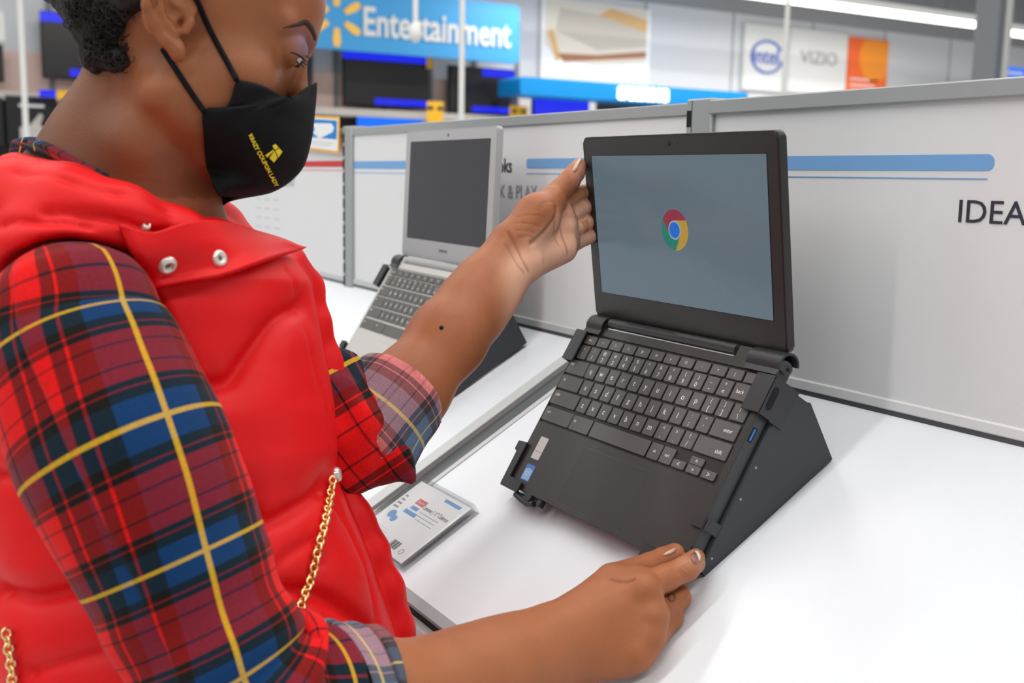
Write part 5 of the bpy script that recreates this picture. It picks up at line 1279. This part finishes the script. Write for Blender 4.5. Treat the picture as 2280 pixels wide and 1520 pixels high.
snap(FB, 370, 587, .0068, FLP); snap(FB, 485, 576, .0062, FLP); snap(VBv, 746, 1057, .0062, VEST); snap(VBv, 322, 508, .003, VEST)
# ---- gold chain strap of a bag
MT['gold'] = mat('gold_metal', srgb(246, 216, 152), .28, metal=1); MT['rose_gold'] = mat('rose_gold', srgb(232, 160, 120), .2, metal=1)
CH = thing('bag_chain', 'gold curb chain strap hanging across the red vest', 'chain', tuple(shb))
lk_me = None
def chain_run(pts, off, ln=.0085):
    global lk_me
    L = resample(spline([vsurf(u, v, off) for u, v in pts], 8), 400); s = np.r_[0, np.cumsum(np.linalg.norm(np.diff(L, axis=0), axis=1))]
    n = int(s[-1]/(ln*.62))
    for k in range(n):
        c = np.array([np.interp(k*ln*.62, s, L[:, q]) for q in range(3)]); e = np.array([np.interp(k*ln*.62+.003, s, L[:, q]) for q in range(3)]); t = e-c
        if np.linalg.norm(t) < 1e-6: continue
        t /= np.linalg.norm(t)
        if lk_me is None:
            path = [(ln/2*.8*math.cos(a), .0029*math.sin(a), 0) for a in np.linspace(0, 2*math.pi, 14, endpoint=False)]; vs, fs = tube_data(path, .0012, 6, False, True)
            lk_me = bpy.data.meshes.new('chain_link'); lk_me.from_pydata([tuple(v) for v in vs], [], fs); lk_me.polygons.foreach_set('use_smooth', [True]*len(fs)); lk_me.materials.append(MT['gold'])
        o = bpy.data.objects.new('chain_link', lk_me); link(o, CH)
        tw = np.array(CR[:, 0]*t[0]+CR[:, 2]*t[1]+CR[:, 1]*t[2]); vw = -CR[:, 1]; side = np.cross(vw, tw); side /= np.linalg.norm(side); nn = np.cross(tw, side)
        ca, sa = math.cos(.7 if k % 2 else -.7), math.sin(.7 if k % 2 else -.7); s2 = side*ca+nn*sa; n2 = np.cross(tw, s2)
        Mx = Matrix(np.stack([tw, s2, n2], 1).tolist()).to_4x4(); Mx.translation = Vector(to_world(c)-shb); o.matrix_local = Mx
chain_run([(731, 1070), (727, 1110), (716, 1165), (700, 1225), (684, 1285), (668, 1345), (655, 1400), (640, 1450)], .004)
chain_run([(27, 1408), (33, 1450), (37, 1490), (40, 1530), (44, 1570)], .004)
# ---- rings on the far hand
def ring(u, v, d, tilt, rad):
    c = V(u, v, d); ax = V(1302, 497, 1.158)-V(1274, 513, 1.138); ax = ax/np.linalg.norm(ax); a = np.cross(ax, (0, 1, 0)); a /= np.linalg.norm(a); b_ = np.cross(ax, a)
    vs, fs = tube_data([c+(a*math.cos(t)+b_*math.sin(t))*rad for t in np.linspace(0, 2*math.pi, 28, endpoint=False)], .00055, 8, False, True)
    return wear('finger_ring', np.array(vs), fs, MT['rose_gold'])
for k in range(3): 
    tt = .38+.17*k; q = np.array([1274, 513, 1.138])*(1-tt)+np.array([1302, 497, 1.158])*tt; ring(*q, 0, .0098-.0002*k)
# ring tattoos on the near hand
MT['tattoo'] = mat('faded_tattoo', srgb(96, 74, 58), .6)
tp = [cast(BB, 1496+7*math.cos(t), 1330+9*math.sin(t), .0003) for t in np.linspace(0, 2*math.pi, 16, endpoint=False)]
if all(p is not None for p in tp): vs, fs = tube_data(tp, .0005, 5, False, True); wear('ring_tattoo', np.array(vs), fs, MT['tattoo'])
# mole on the far forearm
p = cast(BB, 983, 729, 0)
if p is not None: ball(p, .0021, MT['iris'], 'mole', 10, 6)
# ---- trousers and shoes below the frame
MT['denim'] = mat('dark_denim', srgb(44, 50, 66), .85, bump=.2, bscale=900); MT['shoe'] = mat('white_shoe', srgb(220, 218, 214), .6)
hipc = to_world(V(470, 1640, .87)); fw = CR[:, 0]*math.cos(VPSI)+CR[:, 1]*math.sin(VPSI); fw[2] = 0; fw /= np.linalg.norm(fw); sd_ = np.array([fw[1], -fw[0], 0])
vs = []; fs = []
for s in (1, -1):
    top = hipc+sd_*.075*s; foot = np.array([top[0], top[1], .09])-fw*.02+sd_*.02*s
    path = [top*(1-t)+foot*t for t in np.linspace(0, 1, 9)]; rad = np.interp(np.linspace(0, 1, 9), [0, .45, .6, 1], [.098, .072, .066, .055])
    a, b_ = tube_data([p-shb for p in path], rad, 20); o = from_py('trouser_leg', a, b_, MT['denim'], SH)
    hh = foot.copy(); 
    a, b_ = tube_data([hh-shb+fw*q+np.array([0, 0, z-.09]) for q, z in ((-.09, .045), (-.05, .05), (.03, .046), (.10, .036), (.15, .03))], [.03, .045, .045, .035, .02], 16); from_py('shoe', a, b_, MT['shoe'], SH)
for o in [c for c in CH.children]: pass
